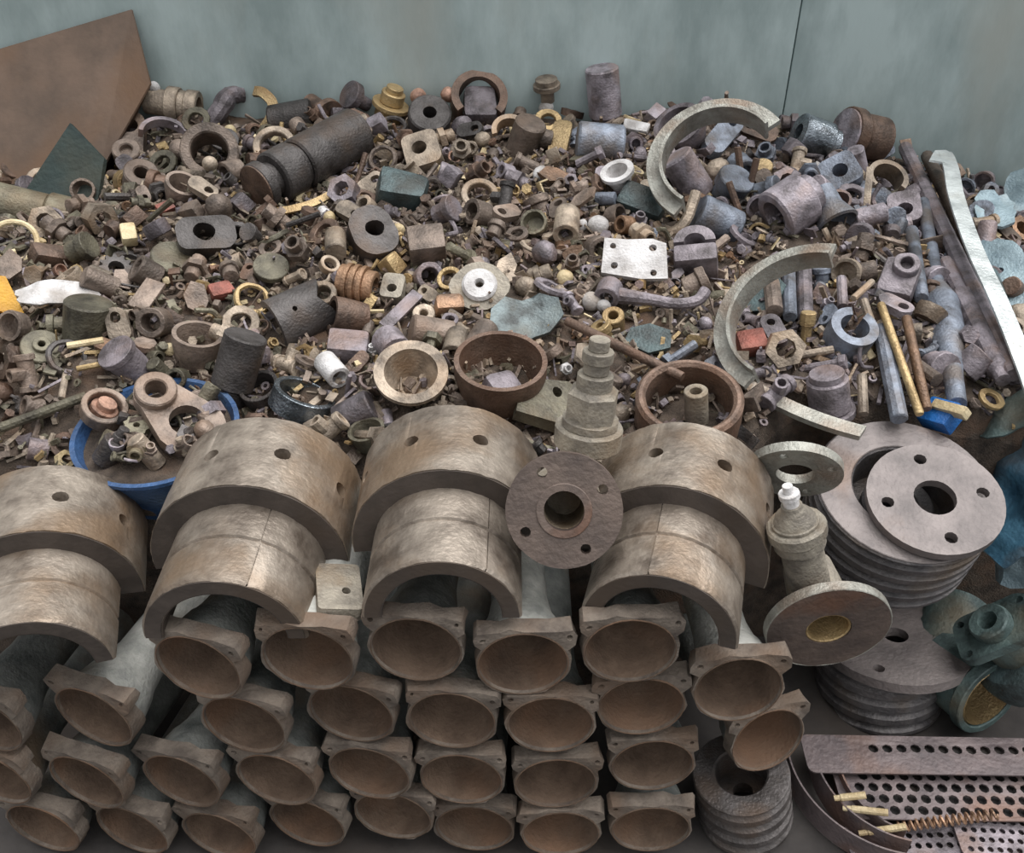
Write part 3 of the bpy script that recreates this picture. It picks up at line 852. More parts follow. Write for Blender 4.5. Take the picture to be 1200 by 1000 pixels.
T('red_chip', 194, 244, box(20, 14, 8, 2), 90, .8, 'redpaint', 'small red-painted chip below the grey cup', 'chip', 8, rough=2, roll=30)

# --- upper middle
T('grey_cylinder', 708, 114, step_([(16, 12), (19.5, 56)]), 97, 0.32, 'lavender', 'pale grey cylinder standing upright at the wall', 'cylinder', 26)
T('dark_cylinder', 703, 168, cyl_(23, 54), 175, 0.12, 'bluegrey', 'dark blue-grey cylinder lying under the upright grey cylinder', 'cylinder', 18)
T('mushroom_knob', 641, 106, step_([(8, 16), (16, 6), (13, 6)]), 95, 0.4, 'tan', 'pale mushroom knob at the wall left of the upright cylinder', 'knob', 12)
T('ochre_slat', 656, 163, plate(rrect(22, 56, 8), [], -5, 5, lambda x, y, z: (x, y, z - 0.008 * y * y)), 95, .8, 'brass', 'tall ochre-yellow bent slat left of the dark blue-grey cylinder', 'slat', 16, roll=-10)
T('ported_valve', 616, 162, [cyl_(19, 44), shift(turn(tube_(11, 7, 30), 'Y', 90), 14, 0, 6)], 70, 0.5, 'brown', 'brown valve body with side port below the mushroom knob', 'valve body', 14)
T('white_scrap', 746, 149, box(32, 14, 8, 3), 95, .7, 'white', 'bright white scrap piece at the end of the upper curved rim', 'scrap', 10, rough=3, roll=-12)
T('white_funnel', 727, 213, cup_(17, 34, 4, 3, 0.45), 110, 0.6, 'white', 'white funnel-shaped fitting inside the heap below the dark cylinder', 'fitting', 12)
T('green_block', 752, 238, box(56, 38, 26, 8), 80, .8, 'darkteal', 'dark green-grey block between white funnel and curled hook', 'block', 10, roll=-20, rough=3)
T('curled_hook', 790, 256, sweep(smooth_path([(-22, -8, 0), (-14, -18, 2), (2, -18, 4), (14, -4, 5), (20, 14, 6), (24, 30, 6)]), 6.5, 10), 90, 0.9, 'tan', 'curled tan hook at the lower end of the upper curved rim', 'hook', 16)
T('short_tube', 664, 263, tube_(15, 8.5, 44), 265, 0.82, 'tan', 'short thick tan tube facing out, middle of the heap', 'tube', 14)
T('grey_lug', 846, 160, [lug_(26, 66, 14, [(0, 20, 5)])], 60, 0.7, 'bluegrey', 'blue-grey elongated lug inside the upper curved rim', 'lug', 18, roll=-28)
T('dark_shell', 800, 156, cup_(30, 34, 6), 120, 0.7, 'violet', 'grey half-open shell inside the upper curved rim', 'shell', 12)
T('lavender_cylinder', 806, 206, cyl_(20, 56), 125, 0.3, 'lavender', 'lavender-grey cylinder inside the upper curved rim', 'cylinder', 16)
T('dark_round', 856, 221, step_([(18, 20), (22, 16)]), 60, 0.6, 'bluegrey', 'dark blue-grey round cap under the elongated lug', 'cap', 12)
T('violet_cylinder', 841, 259, cyl_(22, 52), 155, 0.30, 'bluegrey', 'violet-blue cylinder lying right of the curled hook', 'cylinder', 16)
T('slotted_block', 815, 303, [shift(turn(arc_([(12, -22), (24, -22), (24, 22), (12, 22)], 0, 180, 16), 'X', 0), 0, 8), shift(box(50, 26, 44, 5), 0, -8)], 95, .75, 'violet', 'grey block with arched slot right of the white four-hole plate', 'block', 16, roll=4)
for i, (px, py, L, an) in enumerate(((868, 204, 62, 100), (880, 214, 56, 80), (862, 236, 48, 112))):
    T('rusty_bar', px, py, cyl_(4, L, 8), an, 0.1, 'rust', ('longest thin rusty bar below the elongated lug', 'thin rusty bar beside the brass finial', 'shortest thin rusty bar right of the violet-blue cylinder')[i], 'bar', 16, foot=8)
T('brass_finial', 893, 201, step_([(6, 10), (11, 12)]), 80, 0.7, 'brass', 'brass finial under the open end of the upper curved rim', 'finial', 12)
T('holed_plate', 889, 153, poly_(rrect(46, 22, 9), 5, [(-12, 0, 4), (6, 0, 4)]), 80, 0.8, 'rust', 'rust-purple plate with two holes inside the upper curved rim', 'plate', 16, roll=-20)

# --- curved rims
def P_rim(R, w, h):
    return [(R, -h), (R + 4, -h), (R + 4, -h * 0.25), (R + w, -h * 0.25), (R + w, h * 0.25), (R + 4, h * 0.25), (R + 4, h), (R, h)]
T('curved_steel_arc', 842, 190, arc_(P_rim(64, 20, 16), 36, 236, 44), 100, 0.84, 'rim', 'upper curved steel rim, an open arc leaning on the heap', 'rim', 72, foot=0, roll=0)
T('curved_steel_arc', 944, 376, arc_(P_rim(86, 22, 16), 72, 232, 44), 110, 0.82, 'rim', 'lower curved steel rim, an open arc framing thin bars', 'rim', 82, foot=0)
T('channel_strip', 938, 484, plate([(-72, -9), (72, -9), (72, 9), (-72, 9)], [], -4, 4, lambda x, y, z: (x, y + 0.0016 * x * x, z), grid=9), 80, 0.75, 'rim', 'pale bent channel strip behind the upright flange ring', 'strip', 26, roll=-26, foot=0)
for k in range(-7, 8):
    cx, cy = 842 + 74 * math.cos(math.radians(134 + k * 13)), 190 - 66 * math.sin(math.radians(134 + k * 13))
    q = P(cx, cy, 0.0); FOOT.append((q.x, q.y, 0.02))
    cx, cy = 944 + 98 * math.cos(math.radians(149 + k * 10.5)), 376 - 85 * math.sin(math.radians(149 + k * 10.5))
    q = P(cx, cy, 0.0); FOOT.append((q.x, q.y, 0.018))

# --- upper right
T('shiny_cylinder', 957, 162, step_([(17, 10), (22, 40)], 9), 160, 0.45, 'chrome', 'shiny grey cylinder next to the rust-bodied drum', 'cylinder', 20)
o = T('drum', 1012, 160, step_([(26, 34), (24, 4), (30, 14)]), 168, 0.62, 'rust', 'short rust-bodied drum with pale round face at the wall', 'drum', 26)
f_ = bpy.data.objects.new('face_disc', MB().add(shift(cyl_(27, 3), 0, 0, 27), Matrix.Scale(scale_of(o.matrix_world.translation), 4)).mesh('face_disc', 'lavender')); COL.objects.link(f_); f_.parent = o; f_['label'] = 'pale lavender face disc'
T('square_nut', 985, 206, plate(rrect(42, 42, 9), [circle(0, 0, 9, 14)], -13, 13), 100, 0.86, 'bluegrey', 'large blue-grey square nut below the shiny cylinder', 'nut', 16, roll=30)
T('wide_cylinder', 930, 240, step_([(24, 12), (32, 44)], 20), 215, 0.45, 'lavender', 'wide lavender-grey cylinder with dark mouth above the lower curved rim', 'cylinder', 20)
T('flared_sleeve', 972, 243, revolve([(12, -24), (15, -24), (16, 0), (25, 22), (22, 24), (12, 2)], 24), 300, 0.4, 'bluegrey', 'flared blue-grey sleeve right of the wide lavender cylinder', 'sleeve', 14)
T('tan_strip', 1017, 226, box(8, 68, 5, 1), 90, .85, 'tan', 'thin upright tan strip below the rust-bodied drum', 'strip', 26, foot=8)
T('oval_housing', 1036, 214, [arc_([(18, -12), (24, -12), (24, 12), (18, 12)], -30, 230, 22)], 60, 0.7, 'tan', 'oval tan housing right of the thin tan strip', 'housing', 14)
T('bored_block', 1060, 250, plate(rrect(36, 44, 10), [circle(0, -4, 9, 12)], -14, 14), 95, .8, 'violet', 'violet-grey block with one hole beside the long dark rod', 'block', 14, roll=10)
T('violet_casting', 1052, 330, [box(42, 50, 26, 8), shift(tube_(15, 8, 30), 4, 12, 8)], 80, .8, 'violet', 'violet-grey casting with round port among the rods', 'casting', 16, roll=-12, rough=2)

def rod(px0, py0, l0, px1, py1, l1, prof, mat, label, name='steel_rod', seg=10):
    """rod from one pixel to another; l0, l1 are its heights over the heap in metres, prof radii in pixels"""
    a = P(px0, py0, l0); b = P(px1, py1, l1)
    n = len(prof)
    s = 0.5 * (scale_of(a) + scale_of(b))
    L = (b - a).length
    mid = (a + b) / 2
    M = Matrix.Translation(mid) @ (b - a).to_track_quat('Z', 'Y').to_matrix().to_4x4()
    pr = [(0, -L / 2)] + [(r * s, -L / 2 + L * t) for t, r in prof] + [(0, L / 2)]
    o = obj(name, MB().add(revolve(pr, seg)).mesh(name, mat), M)
    tag(o, label, 'rod')
    for t in range(7):
        q = a.lerp(b, (t + 0.5) / 7)
        FOOT.append((q.x, q.y, 0.015))
    return o
R = lambda r: [(0, r * .85), (0.01, r), (0.99, r), (1, r * .85)]
rod(1060, 172, .05, 1188, 440, .06, R(9), 'violet', 'longest grey rod running beside the white angle strip')
rod(1086, 182, .03, 1152, 316, .03, R(8), 'brown', 'brown rod between the longest grey rod and the white angle strip')
rod(1082, 236, .04, 1122, 474, .05, [(0, 7), (.01, 8), (.48, 8), (.52, 13), (.58, 20), (.74, 20), (.82, 13), (.9, 10), (1, 9)], 'bluegrey', 'blue-grey shaft with thick bulge lying among the rods', 'bulged_shaft', 16)
rod(1108, 306, .03, 1176, 446, .05, [(0, 8), (.02, 9), (.3, 9), (.32, 13), (.93, 13), (.95, 9), (1, 8)], 'violet', 'thick-ended violet rod right of the bulged shaft')
rod(1160, 320, .03, 1206, 446, .04, R(9), 'darkteal', 'dark green rod against the white angle strip')
rod(1032, 356, .05, 1078, 486, .05, R(5), 'brass', 'thin brass-coloured rod left of the bulged shaft')
rod(1062, 372, .045, 1086, 480, .045, R(6), 'copper', 'thin copper-toned rod next to the brass-coloured rod')
rod(1032, 384, .03, 1054, 492, .04, R(10), 'bluegrey', 'blue-grey straight bar under the thin brass-coloured rod')
rod(1076, 430, .03, 1098, 446, .05, R(9), 'brown', 'stubby brown rod end beside the copper-toned rod')
rod(1068, 270, .03, 1080, 350, .03, R(8), 'bluegrey', 'straight grey rod piece above the bulged shaft')
rod(924, 302, .03, 926, 372, .02, R(8), 'bluegrey', 'blue-grey bar standing inside the lower curved rim')
rod(942, 300, .03, 944, 374, .02, R(9), 'violet', 'violet-grey bar inside the lower curved rim')
rod(903, 322, .03, 908, 366, .02, R(10), 'brown', 'stubby brown bar inside the lower curved rim')
rod(986, 326, .03, 988, 360, .02, R(6), 'violet', 'thin violet bar above the blue-grey clamp')
rod(664, 376, .045, 800, 442, .05, R(6), 'rust', 'long rusty rod behind the large brown pot')
rod(0, 502, .03, 102, 464, .03, R(6), 'olive', 'long olive rod leading to the blue bucket')
rod(1000, 350, .05, 1022, 330, .05, R(4), 'tan', 'short tan pin over the violet-grey casting')
rod(1012, 352, .045, 1020, 376, .045, R(5), 'tan', 'short tan pin above the blue-grey clamp')
rod(982, 420, .03, 984, 470, .03, R(5), 'violet', 'thin grey pin beside the flared standing cylinder')
rod(1010, 440, .03, 1012, 486, .03, R(6), 'tan', 'tan pin left of the blue-grey straight bar')
# white angle strip: two thin legs along one bent path
q = [P(1098, 190, .10), P(1106, 178, .105), P(1114, 196, .105), P(1121, 232, .10), P(1142, 292, .09), P(1170, 352, .08), P(1198, 420, .08), P(1216, 470, .08)]
path = smooth_path(q, 5)
c0 = sum((Vector(p) for p in path), Vector()) / len(path)
rel = [p - c0 for p in path]
nrm = Vector((-0.35, -0.4, 0.85)).normalized()
mb = MB().add(sweep(rel, 0, flat=(0.030, 0.004))).add(sweep([p + Vector((0.014, 0.0, -0.010)) for p in rel[5:]], 0, flat=(0.004, 0.02)))
o = tag(obj('angle_strip', mb.mesh('angle_strip', 'aluminium', 25), Matrix.Translation(c0)), 'bright white angle strip with bent top beside the long rods', 'strip')
for p in path[::3]: FOOT.append((p.x, p.y, 0.018))
e0 = T('small_box', 1103, 487, box(40, 34, 22, 3), 120, .7, 'brightblue', 'bright blue small box behind the belt pulley', 'box', 24, roll=-35)
T('cream_block', 1114, 480, box(46, 12, 14, 2), 125, .7, 'cream', 'cream bar lying along the bright blue box', 'bar', 44, roll=-35, foot=0)

# --- right middle, around the lower rim
T('u_clamp', 996, 392, [arc_([(17, -16), (28, -16), (28, 16), (17, 16)], 100, 420, 26)], 60, 0.72, 'bluegrey', 'blue-grey open clamp right of the lower curved rim', 'clamp', 20)
T('standing_cylinder', 971, 462, step_([(29, 8), (24, 42), (20, 8)]), 96, 0.5, 'violet', 'flared violet-grey cylinder standing behind the pale channel strip', 'cylinder', 22)
T('eye_lug', 907, 388, [lug_(24, 44, 10, [(0, 10, 5), (0, -10, 4)])], 80, .8, 'violet', 'violet lug with two eyes inside the lower curved rim', 'lug', 14, roll=25)
T('bolt', 952, 414, [step_([(5, 40), (10, 8)], 0, 10)], 190, .2, 'tan', 'tan bolt pointing sideways inside the lower curved rim', 'bolt', 14)
T('bolt', 966, 428, [step_([(5, 42), (9, 8)], 0, 10)], 10, .2, 'violet', 'violet-grey bolt below the tan sideways bolt', 'bolt', 14)
T('stud', 945, 388, [step_([(6, 30), (9, 16)], 0, 10)], 85, .3, 'brass', 'upright tan-yellow stud inside the lower curved rim', 'stud', 14)
T('red_block', 881, 402, box(34, 28, 22, 4), 80, .8, 'redpaint', 'dull red block inside the lower curved rim', 'block', 10, roll=15, rough=2)
T('dull_sheet', 893, 345, poly_([(-26, -24), (16, -30), (28, 6), (14, 30), (-20, 24)], 5), 110, .7, 'darkteal', 'dark green bent plate behind the lower curved rim', 'plate', 12)

# --- middle
pm = T('holed_plate', 742, 304, poly_([(-37, -20), (-34, 26), (-8, 24), (22, 26), (38, 20), (40, -26), (10, -27)], 7, [(-24, 16, 4), (22, 14, 4.5), (-22, -10, 4), (24, -18, 4)]), 85, 0.88, 'white', 'white four-hole plate lying flat in the middle of the heap', 'plate', 24, rough=1.5)
p0, sc = frame(562, 335, 95, .9, 0, lift=.03)
e = empty('hub_flange', p0.translation, 'round pale flange with bright white hub, middle of the heap', 'flange')
part('flange', e, plate([(34 * math.cos(i * PI / 12) * (1 + .07 * math.cos(i * PI / 3)), 31 * math.sin(i * PI / 12)) for i in range(24)], [circle(0, 0, 5, 10)], -8, 0), 'valve', p0, sc, 1.0)
part('hub', e, revolve([(5, -1), (20, -1), (21, 3), (18, 7), (6, 8), (5, 6)], 28), 'white', p0, sc)
FOOT.append((p0.translation.x, p0.translation.y, 0.045))
T('bent_dish', 617, 374, plate([(-44, -22), (-30, -34), (0, -32), (26, -22), (42, 0), (36, 22), (14, 30), (-6, 22), (-26, 26), (-42, 8)], [], -3, 3, lambda x, y, z: (x, y, z + 0.007 * (x * x + y * y) * (1 if x > 8 else .3)), grid=8), 80, .86, 'tealgrey', 'blue-grey bent dish plate behind the large brown cup', 'dish', 16)
T('elbow_rod', 772, 352, sweep(smooth_path([(-46, 6, 0), (-10, 0, 2), (20, -6, 3), (44, -2, 3), (54, 12, 2)]), [10, 10, 9, 9, 8, 8, 7, 7, 7, 7, 7, 7, 7, 7, 7, 7, 7, 7, 7, 7, 7, 7, 7, 7, 7], 10), 90, .9, 'violet', 'bent grey lever rod below the white four-hole plate', 'lever', 16)
T('pipe_elbow_fitting', 713, 343, tube_(15, 8, 26), 250, .8, 'violet', 'violet-grey socket end on the bent lever rod', 'socket', 16)
for px, py, r, m, lab in ((694, 353, 11, 'white', 'larger white lump left of the brass elbow'), (708, 359, 8, 'white', 'smaller white lump beside the larger white one'), (662, 326, 10, 'cream', 'cream nub above the blue-grey dish'), (616, 336, 12, 'tan', 'tan nub right of the bright white hub')):
    T('round_nub', px, py, ball_(r), 90, .5, m, lab, 'nub', 10, rough=3)
T('brass_socket', 719, 377, tube_(13, 6, 26), 95, .8, 'brass', 'upright brass socket left of the green-grey plate', 'socket', 12)
T('brass_socket', 706, 388, step_([(10, 8), (13, 10)], 5), 120, .5, 'brass', 'tipped brass socket right under the upright one', 'socket', 10)
T('flat_scrap', 762, 397, poly_([(-28, -14), (4, -22), (26, -8), (22, 16), (-6, 20), (-26, 8)], 5), 90, .8, 'darkteal', 'green-grey flat plate scrap above the brown pot', 'plate', 12, roll=-15)
def saddle_map(x, y, z): return (z * math.sin(x / 30), y, z * math.cos(x / 30) - 12)
T('saddle_sleeve', 354, 364, [plate([(-46, -36), (46, -36), (46, 36), (20, 30), (0, 18), (-20, 30), (-46, 36)], [circle(2, -12, 3, 10)], 25, 33, saddle_map, grid=8)], 80, .9, 'dark', 'dark saddle-cut half sleeve with pinhole, left part of the heap', 'sleeve', 18, roll=-62)
T('pale_disc', 318, 314, cyl_(21, 8), 90, .75, 'olive', 'flat olive-grey disc above the saddle-cut half sleeve', 'disc', 14)
T('coil_ring', 379, 346, tube_(16, 9, 14), 100, .85, 'tan', 'tan ring touching the saddle-cut half sleeve', 'ring', 18)
T('coil_ring', 386, 311, tube_(12, 7.5, 9), 60, .75, 'tan', 'smaller tan ring above the threaded fitting', 'ring', 14)
T('threaded_fitting', 419, 333, [step_([(20, 8), (23, 5), (20, 4), (23, 5), (20, 4), (23, 5), (19, 12)], 12)], -12, 0.3, 'copper', 'ridged copper-brown threaded fitting left of the white block', 'fitting', 14)
T('brown_cup', 408, 372, cup_(22, 40, 5, 0, .9), 170, .3, 'rust', 'brown sideways cup under the ridged threaded fitting', 'cup', 14)
T('dark_box', 408, 408, box(46, 36, 30, 4), 90, .7, 'violet', 'dark grey box-shaped casting below the brown sideways cup', 'casting', 12, rough=2, roll=-6)
T('white_tube', 389, 433, tube_(14, 8.5, 40), 310, .75, 'white', 'short whitish tube end pointing down at the shiny dark ring', 'tube', 16)
T('white_fitting', 461, 340, [plate(rrect(26, 34, 6), [circle(0, -4, 6, 10)], -10, 10)], 100, .8, 'valve', 'whitish block fitting with hole right of the threaded fitting', 'fitting', 12, roll=-12)
T('flat_bar', 470, 364, box(16, 66, 7, 2), 80, .8, 'violet', 'slim grey flat bar below the whitish block fitting', 'bar', 14, roll=-38)
T('tan_bushing', 497, 373, tube_(13, 5, 24), 95, .85, 'tan', 'small tan bushing with dark bore left of the orange chunk', 'bushing', 14)
T('orange_chunk', 526, 360, box(36, 24, 22, 7), 80, .8, 'copper', 'orange-tan rough chunk below the bright white hub', 'chunk', 10, rough=5, roll=10)
T('brass_ring', 527, 327, tube_(15, 10, 7), 120, .85, 'brass', 'brass ring tucked under the pale hub flange', 'ring', 14)
T('pipe_stub', 534, 404, tube_(14, 6.5, 40), 255, .8, 'tan', 'tan pipe stub above the large brown cup', 'pipe stub', 14)
T('pipe_stub', 563, 398, tube_(15, 7.5, 46), 240, .75, 'brown', 'brown pipe stub next to the tan one, above the large brown cup', 'pipe stub', 14)
T('brown_sleeve', 506, 392, cyl_(20, 50), 170, .2, 'brown', 'brown solid sleeve behind the round flanged cup', 'sleeve', 10)
T('violet_cylinder', 416, 484, cyl_(19, 46), 28, .25, 'violet', 'purple-grey short cylinder right of the shiny dark ring', 'cylinder', 14)
# --- row of cups behind the bearing shells
T('flanged_cup', 482, 447, cup_(38, 44, 7, 5, .62, 40), 92, .85, 'tan', 'round flanged grey-tan cup with pebbly bottom behind a bearing shell', 'cup', 20)
for i, (px, py) in enumerate(((468, 470), (478, 466), (500, 467), (489, 474))):
    T('small_nub', px, py, ball_(5, 8), 90, .5, 'tan', 'tiny tan pellet in the bottom of the round flanged cup', 'pellet', 4, foot=0, group='pellets in the flanged cup')
T('brown_cup', 586, 445, cup_(54, 60, 6, 0, .8, 44), 88, .66, 'rust', 'large brown cup holding a grey lump behind a bearing shell', 'cup', 22)
T('lump', 586, 458, box(40, 34, 36, 8), 70, .7, 'violet', 'grey-violet lump inside the large brown cup', 'casting', 26, rough=5, roll=30, foot=0)
T('brown_pot', 806, 484, revolve(P_tube(62, 50, 60, 4), 48), 84, .74, 'rust', 'large brown ring pot with a pale tube inside, behind the valve-side shell', 'pot', 20)
T('pale_tube', 816, 476, tube_(14, 7, 46), 92, .62, 'valve', 'pale tube standing inside the large brown ring pot', 'tube', 26, foot=0)
T('cast_bracket', 645, 474, plate([(-44, -30), (10, -34), (44, -6), (46, 24), (20, 36), (-14, 30), (-40, 4)], [circle(6, 14, 7, 12)], -8, 8), 60, .7, 'olive', 'olive cast bracket with one hole behind the hexagonal valve bonnet', 'bracket', 18, rough=2)
T('shiny_race', 354, 470, tube_(37, 30, 26, 40), 70, .42, 'chrome', 'shiny dark bearing race resting behind the mottled bearing shell', 'bearing race', 14)
T('dark_hoop', 306, 458, tube_(24, 19, 20), 120, .7, 'dark', 'dark plain hoop left of the shiny bearing race', 'hoop', 14)
T('olive_cup', 432, 512, cup_(22, 24, 4), 110, .6, 'olive', 'olive half-hidden cup wedged between two bearing shells', 'cup', 14, foot=0)

# --- left middle
sheet('crumpled_sheet', 70, 344, 92, 38, 90, .8, 4, 'white', 'crumpled white metal sheet near the yellow corner piece', 12, seed=31, lift=20, foot=30)
T('yellow_piece', 4, 352, poly_([(-30, -26), (22, -22), (4, 30), (-30, 34)], 5, [(-4, -18, 3)]), 90, .9, 'yellow', 'yellow-painted triangular piece beside the crumpled white sheet', 'plate', 20)
T('brass_plug', 151, 275, box(18, 26, 16, 4), 95, .75, 'cream', 'cream-yellow plug block above the dark gear ring', 'plug', 16, roll=5)
T('twin_block', 242, 281, [plate(rrect(66, 44, 14), [circle(-2, 2, 12, 16)], -16, 16), shift(tube_(16, 9, 30), 34, -2, 0)], 90, .85, 'dark', 'dark twin-bored block in the left part of the heap', 'block', 16, roll=4, rough=1.5)
T('gear_ring', 136, 316, [plate([((19 if (i % 4) < 2 else 15) * math.cos(i * PI / 24), (19 if (i % 4) < 2 else 15) * math.sin(i * PI / 24)) for i in range(48)], [circle(0, 0, 9, 12)], -5, 5)], 80, .8, 'dark', 'dark toothed ring right of the crumpled white sheet', 'gear', 12)
T('oval_slug', 203, 306, cyl_(26, 16), 80, .7, 'olive', 'dark oval slug below the dark twin-bored block', 'slug', 12)
T('holed_disc', 49, 408, [tube_(23, 5, 10), shift(tube_(10, 4, 6), 0, 0, 7)], 90, .85, 'olive', 'olive disc with small centre hole left of the dark can', 'disc', 12)
T('can', 103, 378, cyl_(27, 52, 28, 2), 85, .4, 'olive', 'dark olive can standing below the crumpled white sheet', 'can', 16)
T('cream_pin', 100, 402, cyl_(4, 40, 8), 10, .1, 'cream', 'cream pin in front of the dark olive can', 'pin', 34, foot=0)
T('brass_pin', 108, 429, cyl_(3.6, 34, 8), 12, .1, 'brass', 'brass pin below the cream pin', 'pin', 14)
T('maroon_stud', 148, 424, step_([(20, 34), (23, 8)]), 135, .55, 'violet', 'maroon-grey stud with tilted oval face above the two-eyed link', 'stud', 14)
T('open_cup', 231, 408, cup_(29, 40, 5, 0, .8), 85, .55, 'brown', 'grey-brown open cup left of the dark piston', 'cup', 16)
T('dark_piston', 277, 434, step_([(22, 24), (25, 66)]), 74, .35, 'dark', 'dark upright piston behind the mottled bearing shell', 'piston', 30, foot=26)
T('red_lump', 259, 342, box(28, 20, 16, 5), 80, .8, 'redpaint', 'red-brown lump left of the saddle-cut half sleeve', 'lump', 10, roll=25, rough=3)
T('angled_tab', 172, 346, box(24, 46, 5, 1), 100, .75, 'brown', 'bent brown tab right of the dark toothed ring', 'tab', 14, roll=-30)

# --- blue bucket and what lies in it
p = p_bucket = P(184, 508, y=1.085)
s = scale_of(p)
M = Matrix.Translation(p) @ Matrix.Rotation(math.radians(6), 4, 'X')
o = obj('blue_bucket', MB().add(revolve([(0, -.09), (.085, -.09), (.112, 0.0), (.117, .002), (.117, .008), (.110, .008), (.106, 0.0), (.081, -.085), (0, -.085)], 48)).mesh('blue_bucket', 'bucketblue'), M)
tag(o, 'shallow blue round bucket full of parts between two bearing shells', 'bucket')
FOOT.append((p.x, p.y, 0.10))
o = obj('dark_filling', MB().add(revolve([(0, -.075), (.088, -.075), (.1045, -.010), (.05, -.004), (0, .002)], 40)).mesh('dark_filling', 'mound', 60, .007), M)
tag(o, 'loose dark metal filings filling the blue bucket', 'filings', kind='stuff')
BK = dict(y=1.10)
T('bearing_race', 122, 480, [tube_(26, 19, 18, 32)], 75, .8, 'brown', 'brown bearing race tilted at the edge of the blue bucket', 'bearing race', foot=0, z=.535)
T('pink_cap', 123, 478, step_([(16, 10), (11, 8)]), 60, .6, 'pink', 'shiny pink cap set inside the brown bearing race', 'cap', foot=0, z=.535)
T('knurled_wheel', 160, 504, plate([((15 if i % 2 else 12.5) * math.cos(i * PI / 10), (15 if i % 2 else 12.5) * math.sin(i * PI / 10)) for i in range(20)], [circle(0, 0, 4, 8)], -10, 10), 90, .8, 'olive', 'dark knurled wheel in the blue bucket beside the two-eyed link', 'wheel', foot=0, z=.525)
link = []
for i in range(13):
    a = math.radians(40 + 190 * i / 12); link.append((-22 + 25 * math.cos(a), 22 + 25 * math.sin(a)))
for i in range(13):
    a = math.radians(215 + 200 * i / 12); link.append((16 + 40 * math.cos(a), -20 + 36 * math.sin(a)))
T('two_eyed_link', 206, 482, [plate(link, [circle(-22, 22, 12, 16), circle(12, -14, 20, 20)], -14, 4), shift(tube_(24, 12, 14), -22, 22, 8)], 88, .86, 'brown', 'pale brown two-eyed link arm lying in the blue bucket', 'link', foot=0, z=.545)
T('dark_bottle', 134, 522, step_([(15, 34), (8, 8), (6, 10)]), 60, .5, 'dark', 'small dark bottle-shaped plug inside the blue bucket', 'plug', foot=0, z=.52)
T('tan_stub', 172, 530, cyl_(11, 44), 130, .4, 'tan', 'tan round stub lying in the blue bucket below the link', 'stub', foot=0, z=.52)

# ================================================================== THE HEAP: small scrap, piece by piece
LAND = [('white four-hole plate', 742, 304), ('bright white hub', 562, 335), ('rust-brown leaning plate', 110, 220), ('blue bucket', 180, 470), ('long stepped shaft', 362, 186), ('upright grey cylinder', 708, 130), ('upper curved rim', 830, 190), ('lower curved rim', 900, 380), ('white angle strip', 1140, 280), ('blue-grey dish', 615, 372), ('saddle-cut sleeve', 355, 363), ('dark eye block', 436, 278), ('crumpled white sheet', 75, 343), ('dark piston', 275, 435), ('large bushing', 247, 182), ('arched housing', 560, 118), ('round flanged cup', 482, 445), ('brown ring pot', 806, 480), ('square nut', 985, 206), ('open clamp', 996, 392), ('dark twin block', 242, 281), ('tan short tube', 664, 263), ('hat-shaped brass fitting', 457, 126), ('rusty rod', 735, 410)]
LANDP = [(n, P(a, b)) for n, a, b in LAND]

def m_nut(r): return [plate([(r * math.cos(i * PI / 3), r * math.sin(i * PI / 3)) for i in range(6)], [circle(0, 0, r * .52, 8)], -r * .42, r * .42)]
def m_washer(r): return [tube_(r, r * .55, r * .3, 14)]
def m_bush(r): return [tube_(r * .8, r * .5, r * 1.3, 14)]
def m_ring(r): return [ring_(r * .85, r * .16, 18, 6)]
def m_plug(r): return [step_([(r * .62, r * .9), (r * .82, r * .5)], 0, 12)]
def m_cyl(r): return [cyl_(r * .6, r * 1.8, 14)]
def m_bolt(r): return [revolve(P_step([(r * .26, r * 1.6)]), 8), shift(hexprism(r * .5, r * .38), 0, 0, r * .9)]
def m_elbow(r):
    n = 7
    pth = [(r * (-.5 + .9 * math.sin(i / n * PI / 2)), 0, r * (-.7 + .9 * (1 - math.cos(i / n * PI / 2)))) for i in range(n + 1)]
    return [sweep(pth, r * .36, 10), shift(turn(tube_(r * .48, r * .3, r * .3, 10), 'Y', 90), r * .45, 0, r * .2), shift(tube_(r * .48, r * .3, r * .3, 10), -r * .5, 0, -r * .75)]
def m_fitting(r): return [revolve(P_step([(r * .45, r * .6), (r * .38, r * .1)], c=.1), 12), shift(hexprism(r * .7, r * .45), 0, 0, r * .5), shift(tube_(r * .45, r * .3, r * .6, 12), 0, 0, r * 1.0)]
def m_lug(r): return [lug_(r * 1.1, r * 1.9, r * .45, [(0, r * .42, r * .28)])]
def m_angle(r): return [box(r * 1.7, r * .8, r * .16, r * .03), shift(box(r * .16, r * .8, r * .9, r * .03), r * .77, 0, r * .4)]
def m_shard(r): return [poly_([(-r, -r * .3), (-r * .2, -r * .7), (r * .8, -r * .4), (r, r * .3), (r * .2, r * .6), (-r * .6, r * .45)], r * .2)]
def m_rod(r): return [cyl_(r * .17, r * 2.2, 8)]
def m_bent(r): return [sweep(smooth_path([(-r, -r * .3, 0), (-r * .3, r * .2, r * .1), (r * .4, r * .1, r * .15), (r, -r * .5, 0)], 4), r * .15, 7)]
def m_block(r): return [box(r * 1.2, r * 1.0, r * .9, r * .14)]
def m_cap(r): return [cup_(r * .8, r * .8, r * .16, 0, .85, 16)]
def m_tee(r): return [cyl_(r * .4, r * 1.7, 12), shift(turn(tube_(r * .36, r * .22, r * .8, 10), 'Y', 90), r * .5), shift(tube_(r * .5, r * .3, r * .3, 12), 0, 0, r * .8), shift(cyl_(r * .5, r * .3, 12), 0, 0, -r * .8)]
def m_lump(r): return [ball_(r * .8, 10)]
